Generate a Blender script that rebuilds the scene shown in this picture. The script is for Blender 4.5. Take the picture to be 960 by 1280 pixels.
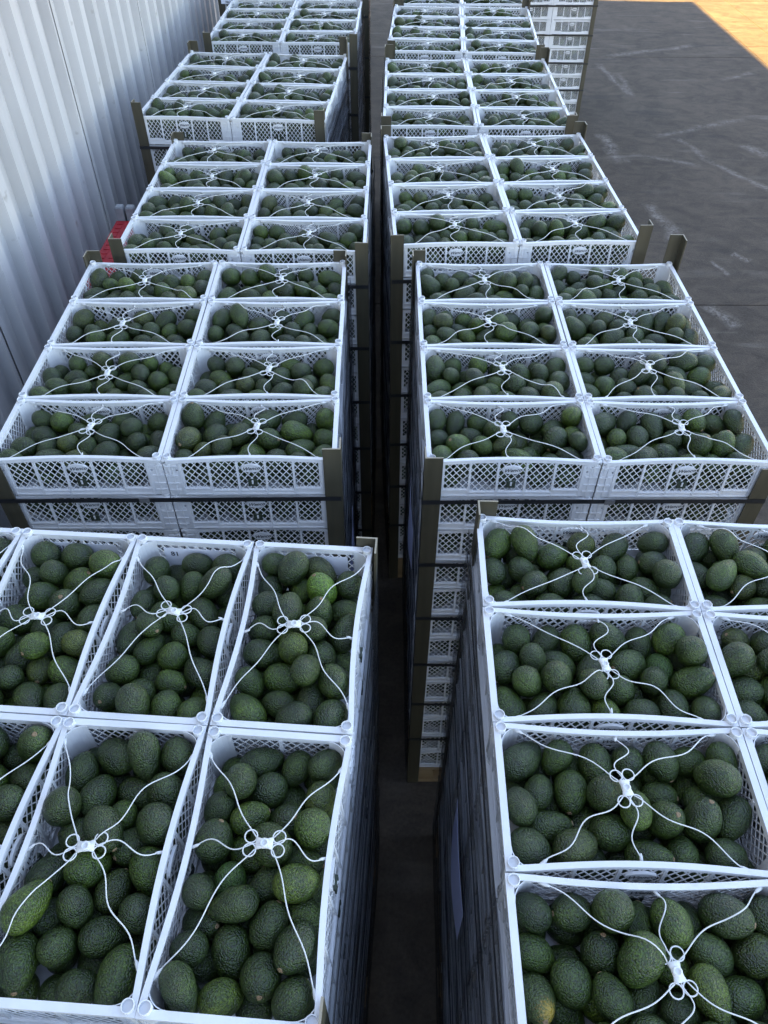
import bpy, math, random
import numpy as np
from mathutils import Matrix, Vector, Quaternion, Euler
R = math.radians
sc = bpy.context.scene
for o in list(bpy.data.objects):
    bpy.data.objects.remove(o)
COL = sc.collection

# ------------------------------------------------------------------ camera, sky, sun, exposure
CAM_H, PITCH, ROLL, FPX = 3.48, R(45.72), R(0.21), 950.0
cam_data = bpy.data.cameras.new('camera')
cam = bpy.data.objects.new('camera', cam_data)
COL.objects.link(cam)
cam_data.sensor_fit = 'VERTICAL'
cam_data.sensor_height = 24.0
cam_data.lens = 24.0 * FPX / 1280.0
cam_data.clip_start = 0.02
cam_data.clip_end = 2000.0
cam.matrix_world = Matrix.Translation((0, 0, CAM_H)) @ Matrix.Rotation(math.pi / 2 - PITCH, 4, 'X') @ Matrix.Rotation(ROLL, 4, 'Z')
sc.camera = cam

WALL_X, WALL_END, WALL_H = -1.6, 17.1, 7.0
SUN_DIR = Vector((1.0, -0.087, -0.975)).normalized()          # the way the light travels
SUN_EL = math.asin(-SUN_DIR.z)
SUN_AZ = math.atan2(-SUN_DIR.x, -SUN_DIR.y)                   # clockwise from +Y
world = bpy.data.worlds.new('World')
sc.world = world
world.use_nodes = True
wn = world.node_tree
sky = wn.nodes.new('ShaderNodeTexSky')
sky.sky_type = 'NISHITA'
sky.sun_disc = False
sky.sun_elevation = SUN_EL
sky.sun_rotation = SUN_AZ % (2 * math.pi)
sky.air_density = 1.0
sky.dust_density = 0.6
sky.ozone_density = 1.0
wn.nodes['Background'].inputs['Strength'].default_value = 0.065
wn.links.new(sky.outputs['Color'], wn.nodes['Background'].inputs['Color'])
sun_data = bpy.data.lights.new('sun', 'SUN')
sun_data.energy = 5.0
sun_data.angle = R(0.53)
sun_data.color = (1.0, 0.72, 0.27)
sun = bpy.data.objects.new('sun', sun_data)
COL.objects.link(sun)
sun.location = (-20, 2, 22)
sun.rotation_euler = SUN_DIR.to_track_quat('-Z', 'Y').to_euler()
vs = sc.view_settings
vs.view_transform = 'Standard'
vs.look = 'None'
vs.gamma = 1.0
vs.use_curve_mapping = False
vs.exposure = 3.82
vs.use_white_balance = True
vs.white_balance_temperature = 7800
vs.white_balance_tint = 15
sc.render.engine = 'CYCLES'
sc.cycles.use_denoising = True
sc.cycles.max_bounces = 5
sc.cycles.diffuse_bounces = 3
sc.cycles.glossy_bounces = 2
sc.cycles.transmission_bounces = 3

rng = random.Random(11)

# settled fruit: variant, type, x, y, z (mm), quaternion x99, scale x100
AVO_DATA_FLAT = [0,0,-162,-26,30,62,-62,44,-10,96,0,1,-92,-2,33,57,51,-42,-47,102,0,1,81,-97,30,70,6,-66,-24,91,0,0,196,-22,34,54,44,-70,-6,106,0,0,-140,
40,28,36,-66,38,-52,89,0,2,-132,99,26,57,-52,57,-23,88,0,2,74,-39,27,62,47,-61,-1,90,0,0,157,42,31,63,67,37,4,100,0,0,-138,-93,31,63,15,69,-29,97,0,0,6,
-93,31,40,48,-59,-49,101,0,2,141,-86,30,27,6,61,-73,90,0,1,202,-91,33,39,82,11,-37,102,0,1,-205,91,32,81,41,-36,15,98,0,0,-23,-29,29,68,-33,-61,-19,92,
0,0,14,87,33,39,76,0,49,107,0,1,205,90,31,62,74,15,-16,98,0,2,-208,-82,29,69,-70,-7,7,96,0,0,-70,-80,34,38,-49,58,50,111,0,0,30,14,30,61,-74,-19,16,97,
0,0,134,-21,61,68,55,-34,32,101,0,1,-149,28,90,3,90,-32,25,97,0,0,-62,96,27,47,-29,-70,42,88,0,1,93,26,30,73,-33,-57,11,93,0,0,200,37,81,47,-77,-10,-39,
111,0,2,-123,-43,74,47,84,4,22,101,0,0,-19,-93,90,43,-9,-85,27,105,0,1,28,-43,71,80,-43,-33,22,103,0,1,199,-92,99,72,-4,63,25,103,0,1,-206,20,32,57,61,
-44,29,97,0,0,-97,64,64,27,79,-27,46,100,0,0,96,91,35,57,-16,79,-2,111,0,0,113,45,87,53,-32,67,-39,106,0,2,-187,-88,90,70,-36,-56,22,111,0,0,-51,-35,79,
72,41,51,20,93,0,0,76,-7,78,45,-77,-43,6,90,0,0,152,19,131,20,-51,-49,-66,94,0,2,-177,87,90,37,-41,-48,67,110,0,1,-35,38,32,56,22,72,-32,99,0,0,38,54,84,
2,4,-61,-78,99,0,0,161,95,78,78,-11,57,-19,101,0,1,-206,-23,79,54,76,29,-15,95,0,1,-92,-95,98,27,62,-72,11,95,0,0,-19,18,91,3,66,-60,43,108,0,0,123,-90,
90,1,-64,-66,37,110,0,2,-189,36,147,21,46,-3,85,112,0,0,-89,15,100,21,91,-27,-20,94,0,2,-33,88,85,20,-48,52,-66,101,0,2,192,88,136,60,-6,-65,-44,106,0,
0,-143,-58,133,2,32,-70,-62,95,0,0,36,-2,128,39,76,4,-50,106,0,1,57,-91,112,8,-55,-76,30,110,0,2,188,-31,113,45,25,-85,4,105,0,0,-80,-39,135,59,-60,-47,
23,103,0,2,-99,87,128,17,73,-13,64,106,0,1,73,91,126,30,-92,-5,20,104,1,2,-133,-90,29,66,-44,-59,3,94,1,1,-57,-92,32,51,-41,72,15,98,1,1,77,-90,33,53,-74,
-39,0,100,1,0,207,-87,31,57,-74,-17,-26,96,1,1,-133,82,28,64,-8,75,-8,89,1,2,-150,-17,28,55,-49,60,27,96,1,0,78,49,27,50,1,76,39,87,1,0,172,-29,32,50,65,
-23,-50,103,1,0,-203,-80,33,64,-62,-28,-33,106,1,1,-31,-26,31,52,-56,50,37,96,1,0,34,-26,32,60,24,-64,40,101,1,2,99,-19,29,20,-9,-77,-59,96,1,0,-200,84,
34,60,-72,31,2,107,1,2,-1,47,31,42,-44,-64,-45,104,1,2,51,98,28,57,29,72,24,92,1,0,138,95,30,53,-39,66,-35,98,1,0,-200,-97,95,48,40,76,13,94,1,1,-93,-38,
31,64,-71,25,7,97,1,0,57,-56,83,63,54,-53,-11,106,1,0,143,-91,44,98,-9,3,13,106,1,1,-205,9,36,92,21,-15,26,99,1,0,-63,91,31,33,-35,68,-54,99,1,2,-17,96,
76,51,36,-58,-50,101,1,2,206,52,32,59,-59,46,27,104,1,1,-154,37,69,47,28,-54,-62,106,1,1,10,-96,31,59,-20,-67,38,95,1,0,45,27,82,27,-10,-74,59,107,1,0,
196,-84,93,60,-73,29,-11,107,1,0,-108,87,87,8,-18,88,41,106,1,0,-82,30,33,63,39,65,8,105,1,0,79,96,78,63,-37,-57,34,96,1,1,186,94,77,21,-78,-16,55,100,
1,2,-97,-83,84,58,-64,48,-6,105,1,1,-20,-93,87,37,-35,-71,47,102,1,2,74,-97,127,6,-56,76,-30,96,1,0,138,-7,81,37,-54,-74,8,96,1,1,-173,97,88,80,15,-40,
-41,91,1,2,-43,44,80,67,39,61,5,90,1,2,135,35,34,5,-80,-43,39,90,1,0,208,-5,83,50,49,57,-41,94,1,1,-190,-35,87,72,18,61,23,103,1,1,-63,-14,84,34,-79,-48,
-12,100,1,0,-2,-30,82,47,85,20,1,89,1,2,128,-70,113,26,-84,33,31,105,1,0,-113,19,126,68,-3,-72,-1,112,1,0,-3,48,118,78,39,-46,11,88,1,1,116,45,98,70,-18,
65,19,94,1,2,192,94,143,38,53,67,32,106,1,0,-152,-74,132,58,30,-59,45,105,1,1,-57,-68,134,76,49,-39,10,104,1,2,87,-3,126,43,8,-65,-61,98,1,0,188,-33,135,
60,-38,58,-38,106,1,0,-203,25,118,10,96,8,-21,108,1,2,-56,85,126,36,4,-70,60,92,1,0,41,96,124,62,49,28,53,88,1,2,167,29,126,68,54,-10,-46,97,1,0,-125,-27,
79,69,56,-38,22,88,2,2,-195,-94,29,50,-3,77,-37,97,2,1,-100,-32,31,73,-65,9,-10,96,2,1,123,-90,31,68,68,22,-9,98,2,0,199,-83,35,61,-68,7,-38,111,2,0,-166,
96,31,61,-17,-74,15,97,2,0,2,35,30,62,-28,-71,-10,97,2,0,23,93,30,63,21,73,-3,98,2,1,157,-24,32,58,-29,-60,-46,101,2,0,-168,-32,28,62,38,-66,-10,92,2,1,
18,-89,36,54,14,-53,-62,110,2,0,102,-34,67,90,6,41,1,108,2,2,152,-86,83,32,-73,-45,-38,95,2,2,-204,34,32,59,-76,12,18,107,2,1,-135,33,33,64,-75,8,-7,103,
2,1,139,47,28,59,67,-26,34,88,2,2,185,97,28,59,-26,-73,20,93,2,1,-120,-96,29,69,56,-34,-26,88,2,0,-54,-98,28,69,34,-61,-12,88,2,1,39,-26,30,45,79,-25,30,
92,2,0,208,-88,98,60,-71,31,13,93,2,1,-173,60,79,54,-12,69,-45,95,2,1,-84,96,30,59,-20,-73,26,93,2,2,79,32,32,55,70,-32,28,106,2,0,203,26,34,43,71,-29,
45,108,2,0,-151,-72,73,40,-5,-77,47,100,2,0,-33,-34,40,85,21,-43,19,112,2,1,79,-95,77,40,-19,-88,7,98,2,0,149,22,91,92,-9,34,14,111,2,1,-118,91,78,68,66,
-20,20,93,2,1,-67,31,40,18,-84,45,22,111,2,1,78,22,91,27,-61,31,66,89,2,0,130,91,77,15,-90,-26,-29,111,2,1,-204,-38,77,45,68,-56,7,99,2,1,-86,-93,81,68,
11,-69,18,103,2,2,10,9,84,59,-61,32,-40,91,2,2,101,-62,125,57,-55,-58,13,93,2,1,-144,-1,96,52,-55,63,11,109,2,2,-23,73,78,74,33,57,-7,111,2,2,71,100,63,
15,-93,18,-26,87,2,0,203,82,91,52,-46,55,43,109,2,2,-205,-96,101,1,1,97,-20,100,2,1,-38,-43,110,63,-60,12,-45,102,2,2,39,-38,98,62,-25,-23,-69,101,2,0,
204,-22,79,38,38,-78,28,96,2,0,-203,91,129,10,36,-87,-30,108,2,1,-57,23,113,67,-47,51,-23,109,2,0,38,64,125,61,72,-20,-23,112,2,1,163,94,144,49,34,-74,
-26,102,2,2,-209,21,102,22,80,-53,-9,89,2,0,-131,-93,130,33,62,-68,11,100,2,1,-20,-98,89,25,43,-85,-6,88,2,0,162,-39,117,27,74,-13,58,93,2,0,-128,56,130,
56,53,57,23,104,2,1,-75,97,122,78,2,36,-49,89,3,0,-193,-89,35,57,-25,77,5,110,3,2,-11,-95,30,44,55,-54,-43,102,3,0,135,-91,31,55,-52,-64,-2,98,3,0,148,
-28,31,24,73,21,58,101,3,2,-140,77,32,62,71,30,-3,109,3,1,38,95,33,43,-24,-86,-2,97,3,0,27,-24,33,63,-54,54,7,105,3,2,210,-8,26,58,65,41,-20,88,3,0,-197,
-20,32,47,-71,42,-28,101,3,1,-124,-98,31,12,93,-21,24,88,3,2,69,-80,39,44,-89,-1,-4,110,3,1,203,-83,34,72,51,21,-40,103,3,2,-195,40,28,61,43,57,31,92,3,
0,-79,38,31,3,-30,-70,-63,101,3,0,106,94,30,53,-48,68,10,93,3,2,208,81,30,45,54,-47,52,97,3,2,-129,-22,31,47,-62,-46,-40,103,3,0,-55,-37,33,60,54,54,21,
107,3,0,-23,-17,82,3,-47,52,70,93,3,1,132,-94,95,56,-48,42,-51,98,3,2,-207,97,44,16,-59,-78,-2,97,3,2,-13,30,29,36,-71,-30,-50,99,3,1,93,25,36,47,-2,-86,
-12,107,3,0,156,47,30,39,16,-75,-50,96,3,1,-170,-34,91,85,17,-46,-16,106,3,0,-133,26,77,53,43,-70,-18,106,3,1,90,-34,82,93,26,-9,22,105,3,0,201,-34,74,
59,-38,-70,0,91,3,2,-89,87,66,83,43,2,-32,93,3,1,-29,94,35,86,-3,41,26,100,3,2,31,30,68,77,41,-44,17,95,3,1,147,11,85,54,-63,-53,-13,104,3,1,-201,-93,103,
53,-6,75,-36,101,3,0,-70,-93,64,9,-15,-93,28,101,3,0,35,-16,121,44,-83,16,-28,112,3,0,203,-94,96,52,23,77,-24,93,3,0,-204,26,85,16,62,-61,44,96,3,0,-27,
52,82,41,22,-84,-23,93,3,1,38,91,104,84,29,29,34,109,3,0,156,97,62,7,-44,-86,-18,93,3,2,-164,33,132,55,-82,-4,-5,105,3,0,-92,-34,93,52,-25,43,-68,101,3,
2,19,-77,86,5,15,60,-77,87,3,2,207,-39,131,8,51,-61,58,89,3,1,-138,94,96,56,-50,-58,-30,89,3,0,-50,98,106,30,-86,35,-18,91,3,0,87,34,99,44,60,-33,57,93,
3,2,206,36,79,62,73,4,25,99,3,0,-129,-88,114,29,-55,6,77,111,3,0,-29,-74,120,23,13,78,-55,103,3,1,67,-90,122,11,69,70,-9,109,3,1,140,-41,132,30,-41,65,
-55,104,3,2,-201,90,115,59,38,-69,9,92,3,2,-9,66,139,60,-78,0,13,91,3,0,100,98,90,42,-20,-86,-13,89,3,0,148,61,123,48,-18,85,0,96,3,0,-189,-95,164,40,60,
54,41,97,3,2,-70,30,113,34,-21,-73,-53,97,4,0,-152,-29,29,60,-76,9,21,95,4,0,-47,-4,31,70,-29,-62,16,99,4,2,93,-77,33,66,-67,23,-22,107,4,0,165,-39,29,
27,34,-68,57,94,4,1,-202,20,35,79,-56,12,-17,106,4,0,-32,70,32,58,-67,37,24,105,4,0,82,92,34,49,-59,-48,40,110,4,2,206,87,28,59,72,5,34,91,4,0,-205,-74,
31,59,66,-37,24,100,4,0,-89,-56,35,76,-43,23,-40,98,4,1,25,-47,36,63,-64,-40,-13,111,4,2,206,16,27,43,-41,-68,-41,90,4,1,-197,92,34,62,-31,-69,16,106,4,
1,-99,92,33,63,-4,-75,11,104,4,0,36,22,29,1,74,18,-63,95,4,0,152,47,30,63,68,-34,-1,98,4,1,-147,-97,28,53,-63,42,-36,88,4,0,-33,-87,40,32,-77,52,10,107,
4,1,128,-26,86,83,36,-6,40,112,4,1,204,-98,28,48,57,-50,-42,88,4,0,-138,39,29,46,-7,-76,-44,94,4,1,-142,95,84,75,10,27,57,97,4,0,97,-5,28,18,-60,-32,-69,
90,4,1,202,4,94,76,62,-12,4,110,4,0,-115,-16,73,53,54,-24,-59,88,4,0,-32,-38,82,64,19,-67,-29,97,4,0,22,-95,89,5,-77,23,-57,104,4,2,208,-53,63,12,23,88,
36,92,4,2,-195,-30,86,51,60,-6,-60,105,4,2,-76,35,74,69,3,65,-29,102,4,1,-2,15,73,36,62,-25,64,88,4,0,144,98,70,23,-25,92,15,90,4,0,-122,-85,85,46,22,-73,
42,107,4,1,-58,-91,107,45,46,-59,48,94,4,0,92,-85,98,60,-69,-4,37,104,4,2,146,-99,40,8,84,51,-13,89,4,0,-202,69,100,73,-37,28,48,111,4,1,-56,94,91,1,0,
98,14,101,4,0,21,83,71,53,79,28,0,111,4,0,145,39,96,18,95,-13,19,96,4,0,-197,-96,90,20,80,-13,-54,100,4,1,-106,-96,146,60,-3,73,-30,95,4,1,57,-17,93,98,
3,-10,3,109,4,1,164,-86,116,84,-51,11,6,110,4,2,-147,33,93,36,-82,43,-3,90,4,1,-107,62,130,6,-56,-27,77,101,4,2,84,45,83,27,91,11,25,106,4,1,201,83,91,
47,84,-19,-12,108,4,2,-142,-30,132,2,-34,-80,47,106,4,1,-78,-5,118,72,-44,-39,33,91,4,0,41,-64,144,65,50,53,16,105,4,0,98,-39,141,30,56,-50,57,87,4,0,-208,
4,134,69,62,-24,26,91,4,2,-5,-5,129,44,-39,-70,38,92,4,1,-11,56,123,31,85,-35,-19,100,4,0,107,97,128,56,31,70,30,95,5,1,-155,-87,35,72,-64,15,-17,108,5,
2,-55,27,32,61,38,67,10,108,5,1,16,-23,35,64,75,-2,-2,109,5,2,144,-53,26,61,75,19,-12,88,5,2,-139,-9,26,35,-52,57,51,88,5,1,-22,90,37,46,-19,-82,22,111,
5,0,49,86,32,72,61,-31,-2,101,5,0,129,92,34,68,-17,-70,-1,108,5,2,-108,-98,83,34,-63,43,-53,91,5,1,-89,-97,29,33,-52,-41,66,90,5,1,92,-93,34,65,-25,-49,
50,102,5,0,194,-96,31,63,-32,-63,29,97,5,0,-200,33,33,59,-72,-26,21,106,5,1,-94,94,29,60,-70,-28,24,92,5,1,82,37,45,74,-34,52,23,89,5,1,140,18,30,45,53,
-54,-46,95,5,2,-204,-42,47,21,95,8,-13,110,5,0,-18,-95,30,46,-62,-28,55,94,5,2,81,-30,36,83,42,-33,-8,97,5,0,202,-38,43,26,-62,66,-31,94,5,0,-158,85,34,
71,57,38,9,107,5,0,9,38,67,3,-78,-13,60,95,5,2,96,99,84,38,-55,29,-67,89,5,0,206,24,34,40,89,-5,16,98,5,2,-121,-36,87,52,-8,-82,16,111,5,2,-62,-39,32,64,
32,67,15,107,5,0,53,-20,91,43,-78,-10,-42,102,5,0,138,-92,80,76,42,-2,-48,100,5,2,-134,27,73,51,-5,-73,43,106,5,0,-68,86,86,43,32,-72,42,99,5,2,19,96,92,
44,-59,65,-10,98,5,1,206,93,30,62,-72,21,-18,93,5,2,-205,-96,83,5,43,-89,9,101,5,2,-23,-80,92,70,-36,57,19,110,5,0,34,-88,65,70,68,10,-13,91,5,0,202,-91,
106,83,10,-9,52,111,5,2,-205,76,87,61,57,-45,29,109,5,1,-37,-8,85,42,-57,-3,69,108,5,1,66,94,139,3,-75,8,64,102,5,0,156,49,79,28,18,92,17,89,5,0,-155,-76,
132,55,65,-32,39,104,5,0,-38,-41,141,33,-67,-39,53,98,5,0,79,-84,107,34,-88,29,2,104,5,1,125,-21,86,60,19,-59,48,111,5,0,-128,99,85,35,35,82,26,89,5,0,
-105,79,133,77,-58,-19,10,91,5,0,97,41,100,33,-7,73,58,88,5,1,203,81,88,44,63,59,-18,89,5,2,-88,19,122,14,7,94,25,89,5,2,-83,-84,129,12,-64,-65,-37,90,
5,1,89,-12,139,66,72,11,-12,91,5,1,148,-60,140,54,38,-68,30,110,5,0,-158,52,123,8,-17,-93,-28,88,5,0,-36,52,130,21,89,35,12,110,5,0,37,29,132,63,-52,31,
-46,111,5,0,201,12,102,27,-38,-45,-75,111,5,0,-198,8,108,48,50,-43,-56,91,6,0,-161,-72,30,63,68,-34,-1,98,6,1,-94,-30,35,58,18,73,27,109,6,2,6,-30,28,61,
-38,67,-10,95,6,0,192,-92,34,70,29,-62,-17,108,6,1,-201,-21,31,56,-50,43,-48,96,6,1,-16,95,28,64,-55,-51,-9,87,6,0,57,94,34,62,23,-64,-37,106,6,1,103,38,
28,34,-9,75,-54,87,6,2,-107,-98,28,40,-25,-78,38,90,6,1,-37,-92,32,36,-43,-35,-73,95,6,0,112,-90,31,59,71,29,24,101,6,1,148,-32,34,63,74,14,12,108,6,0,
-206,73,30,72,68,-4,-4,96,6,0,-143,97,28,63,-23,-73,-5,90,6,2,23,38,41,83,-24,-41,-26,107,6,0,203,82,35,30,58,-59,47,109,6,2,-131,-83,85,34,-72,-36,-46,
101,6,0,-33,23,28,72,-68,-4,4,88,6,0,36,-85,34,70,-47,52,4,108,6,0,145,-83,86,36,42,65,-50,106,6,0,-149,31,34,38,-46,-61,50,109,6,0,-75,85,31,62,-74,19,
12,100,6,0,144,29,72,24,23,-52,77,94,6,0,139,87,30,25,6,69,-66,95,6,2,-204,-76,77,64,-74,1,15,110,6,2,-65,-76,87,53,-82,11,-5,112,6,1,80,-20,36,12,-49,
78,35,103,6,0,207,-89,98,5,15,85,48,96,6,0,-201,21,82,54,-81,17,-5,108,6,2,-107,90,80,22,-32,-77,49,90,6,0,107,89,80,30,52,-68,40,93,6,0,203,6,36,87,-45,
-11,13,100,6,0,-83,28,74,67,-53,-21,46,105,6,0,-14,6,85,77,-61,5,-9,105,6,1,75,-94,88,52,41,58,46,102,6,2,197,-23,104,36,-30,17,-86,109,6,1,-170,91,83,
33,85,37,-11,101,6,0,-37,82,86,28,54,-66,41,109,6,2,38,89,99,51,18,82,-9,103,6,1,172,90,99,46,30,-81,13,107,6,1,-100,-25,116,9,-89,42,-7,104,6,2,-4,-85,
84,43,-81,24,27,93,6,0,68,25,89,67,-8,-56,46,111,6,1,163,-93,147,25,-65,-22,-67,97,6,1,-206,68,130,57,71,33,-19,95,6,2,-91,63,127,62,-60,48,-8,87,6,0,126,
48,131,37,16,-74,-52,110,6,0,204,38,125,4,-97,11,-18,105,6,2,-162,-33,104,4,61,76,17,103,6,1,-26,-47,126,70,-64,-23,17,93,6,1,37,-40,88,1,74,65,-4,101,
6,0,113,-21,97,3,85,50,-1,91,6,2,-143,24,100,32,92,16,4,90,6,1,-54,19,129,33,-55,-63,-41,90,6,0,10,41,141,66,-32,-66,-10,109,7,2,-201,-18,32,47,61,-36,
51,103,7,0,19,-92,29,62,-29,71,10,95,7,0,89,-81,34,62,-74,-17,-13,110,7,1,160,-92,32,56,66,36,31,101,7,0,-135,95,31,28,60,-47,-57,99,7,2,-105,28,33,68,
-55,44,15,109,7,0,83,25,34,54,-76,7,-33,109,7,1,140,81,28,64,46,-60,-1,89,7,0,-205,-92,35,88,-33,-29,1,94,7,0,-148,-62,29,67,-68,-7,-24,91,7,0,34,-30,28,
14,69,-33,62,91,7,2,138,-18,31,69,66,-24,7,103,7,1,-208,96,31,84,-41,3,33,88,7,2,-24,20,32,50,37,68,36,107,7,1,82,94,48,60,-58,47,-24,98,7,2,154,42,75,
80,-2,-58,8,106,7,0,-150,-96,79,44,-43,-70,33,94,7,1,-89,-86,34,38,50,56,-52,109,7,0,101,-25,83,63,-66,-20,-33,106,7,0,203,-35,35,52,47,-49,50,107,7,1,
-170,46,34,66,47,51,24,88,7,2,-57,91,30,55,-69,-35,28,102,7,1,19,95,30,34,15,80,45,93,7,0,205,84,34,52,66,47,-24,104,7,1,-152,-19,70,55,-36,54,-50,89,7,
0,-29,-52,32,80,55,-20,8,95,7,2,43,-74,84,47,-60,-54,-31,109,7,0,121,-93,90,31,-10,89,28,92,7,2,-199,22,88,58,-63,50,6,100,7,0,-89,88,80,52,83,7,-11,94,
7,0,33,49,78,46,44,-74,-16,111,7,0,164,-24,85,60,63,-44,17,92,7,2,-209,-86,96,49,-85,-14,5,92,7,0,-85,-85,100,58,-50,-55,-31,101,7,0,46,-8,115,3,4,99,-1,
103,7,2,191,-86,92,64,48,-58,4,111,7,0,-169,93,86,52,24,-79,-12,104,7,1,-4,-20,78,14,-38,-72,-54,92,7,0,113,89,106,65,44,-59,-14,107,7,0,195,93,102,55,
-48,-66,10,106,7,0,-177,-42,124,27,-30,81,-39,109,7,1,-75,-25,69,41,-53,-15,71,97,7,0,-21,-91,85,27,86,35,-18,102,7,1,137,-48,138,78,-59,-10,9,110,7,0,
-135,31,104,95,21,-7,-19,110,7,0,-66,33,104,98,-9,-12,4,105,7,2,-24,98,90,26,-51,-2,81,96,7,0,102,28,127,38,50,-68,-34,101,7,1,-132,-91,144,70,-14,58,35,
101,7,0,-53,-34,128,14,64,-21,-72,105,7,2,76,-79,147,57,62,50,-15,111,7,0,193,-91,161,17,80,11,-54,111,7,1,-204,71,136,42,83,-32,7,104,7,0,-113,85,136,
37,68,-25,56,97,7,0,-8,24,122,14,4,-74,64,93,7,0,208,18,114,38,59,-51,48,95]

# ------------------------------------------------------------------ materials
def mat(name, color, rough=0.5, spec=0.5):
    m = bpy.data.materials.new(name)
    m.use_nodes = True
    b = m.node_tree.nodes['Principled BSDF']
    b.inputs['Base Color'].default_value = (*color, 1)
    b.inputs['Roughness'].default_value = rough
    b.inputs['Specular IOR Level'].default_value = spec
    return m

def nodes(m):
    nt = m.node_tree
    return nt, nt.nodes['Principled BSDF'], nt.nodes['Material Output']

def N(nt, kind, **kw):
    n = nt.nodes.new(kind)
    for k, v in kw.items():
        if k in n.inputs:
            n.inputs[k].default_value = v
        else:
            setattr(n, k, v)
    return n

def ramp(nt, fac, stops):
    r = nt.nodes.new('ShaderNodeValToRGB')
    e = r.color_ramp.elements
    while len(e) < len(stops):
        e.new(0.5)
    for k, (p, c) in enumerate(stops):
        e[k].position = p
        e[k].color = (*c, 1)
    nt.links.new(fac, r.inputs[0])
    return r.outputs[0]

def mix(nt, fac, a, b, blend='MIX'):
    n = nt.nodes.new('ShaderNodeMix')
    n.data_type = 'RGBA'
    n.blend_type = blend
    for sock, v in ((n.inputs[0], fac), (n.inputs[6], a), (n.inputs[7], b)):
        if isinstance(v, (int, float)):
            sock.default_value = v
        elif isinstance(v, tuple):
            sock.default_value = (*v, 1)
        else:
            nt.links.new(v, sock)
    return n.outputs[2]

def white_plastic(name, base, transl):
    m = mat(name, base, 0.38, 0.45)
    nt, b, out = nodes(m)
    oi = N(nt, 'ShaderNodeObjectInfo')
    tc = N(nt, 'ShaderNodeTexCoord')
    n1 = N(nt, 'ShaderNodeTexNoise', Scale=22.0, Detail=4.0)
    nt.links.new(tc.outputs['Object'], n1.inputs['Vector'])
    c = ramp(nt, n1.outputs[0], [(0.25, tuple(x * 0.88 for x in base)), (0.62, base)])
    c2 = mix(nt, oi.outputs['Random'], c, (base[0] * 0.90, base[1] * 0.91, base[2] * 0.91))
    n2 = N(nt, 'ShaderNodeTexNoise', Scale=9.0, Detail=6.0, Roughness=0.7)
    nt.links.new(tc.outputs['Object'], n2.inputs['Vector'])
    g2 = ramp(nt, n2.outputs[0], [(0.58, (0, 0, 0)), (0.74, (0.5, 0.5, 0.5))])
    c2 = mix(nt, g2, c2, (base[0] * 0.62, base[1] * 0.58, base[2] * 0.50))
    nt.links.new(c2, b.inputs['Base Color'])
    tr = N(nt, 'ShaderNodeBsdfTranslucent')
    nt.links.new(c2, tr.inputs['Color'])
    mx = N(nt, 'ShaderNodeMixShader')
    mx.inputs[0].default_value = transl
    nt.links.new(b.outputs[0], mx.inputs[1])
    nt.links.new(tr.outputs[0], mx.inputs[2])
    nt.links.new(mx.outputs[0], out.inputs['Surface'])
    return m

M_CRATE = white_plastic('white_crate_plastic', (0.75, 0.76, 0.77), 0.06)
M_TIE = white_plastic('white_tie_plastic', (0.72, 0.73, 0.72), 0.08)
M_INK = mat('dark_ink', (0.02, 0.025, 0.03), 0.6)
M_SLOT = mat('dark_latch', (0.03, 0.045, 0.03), 0.6)

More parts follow.
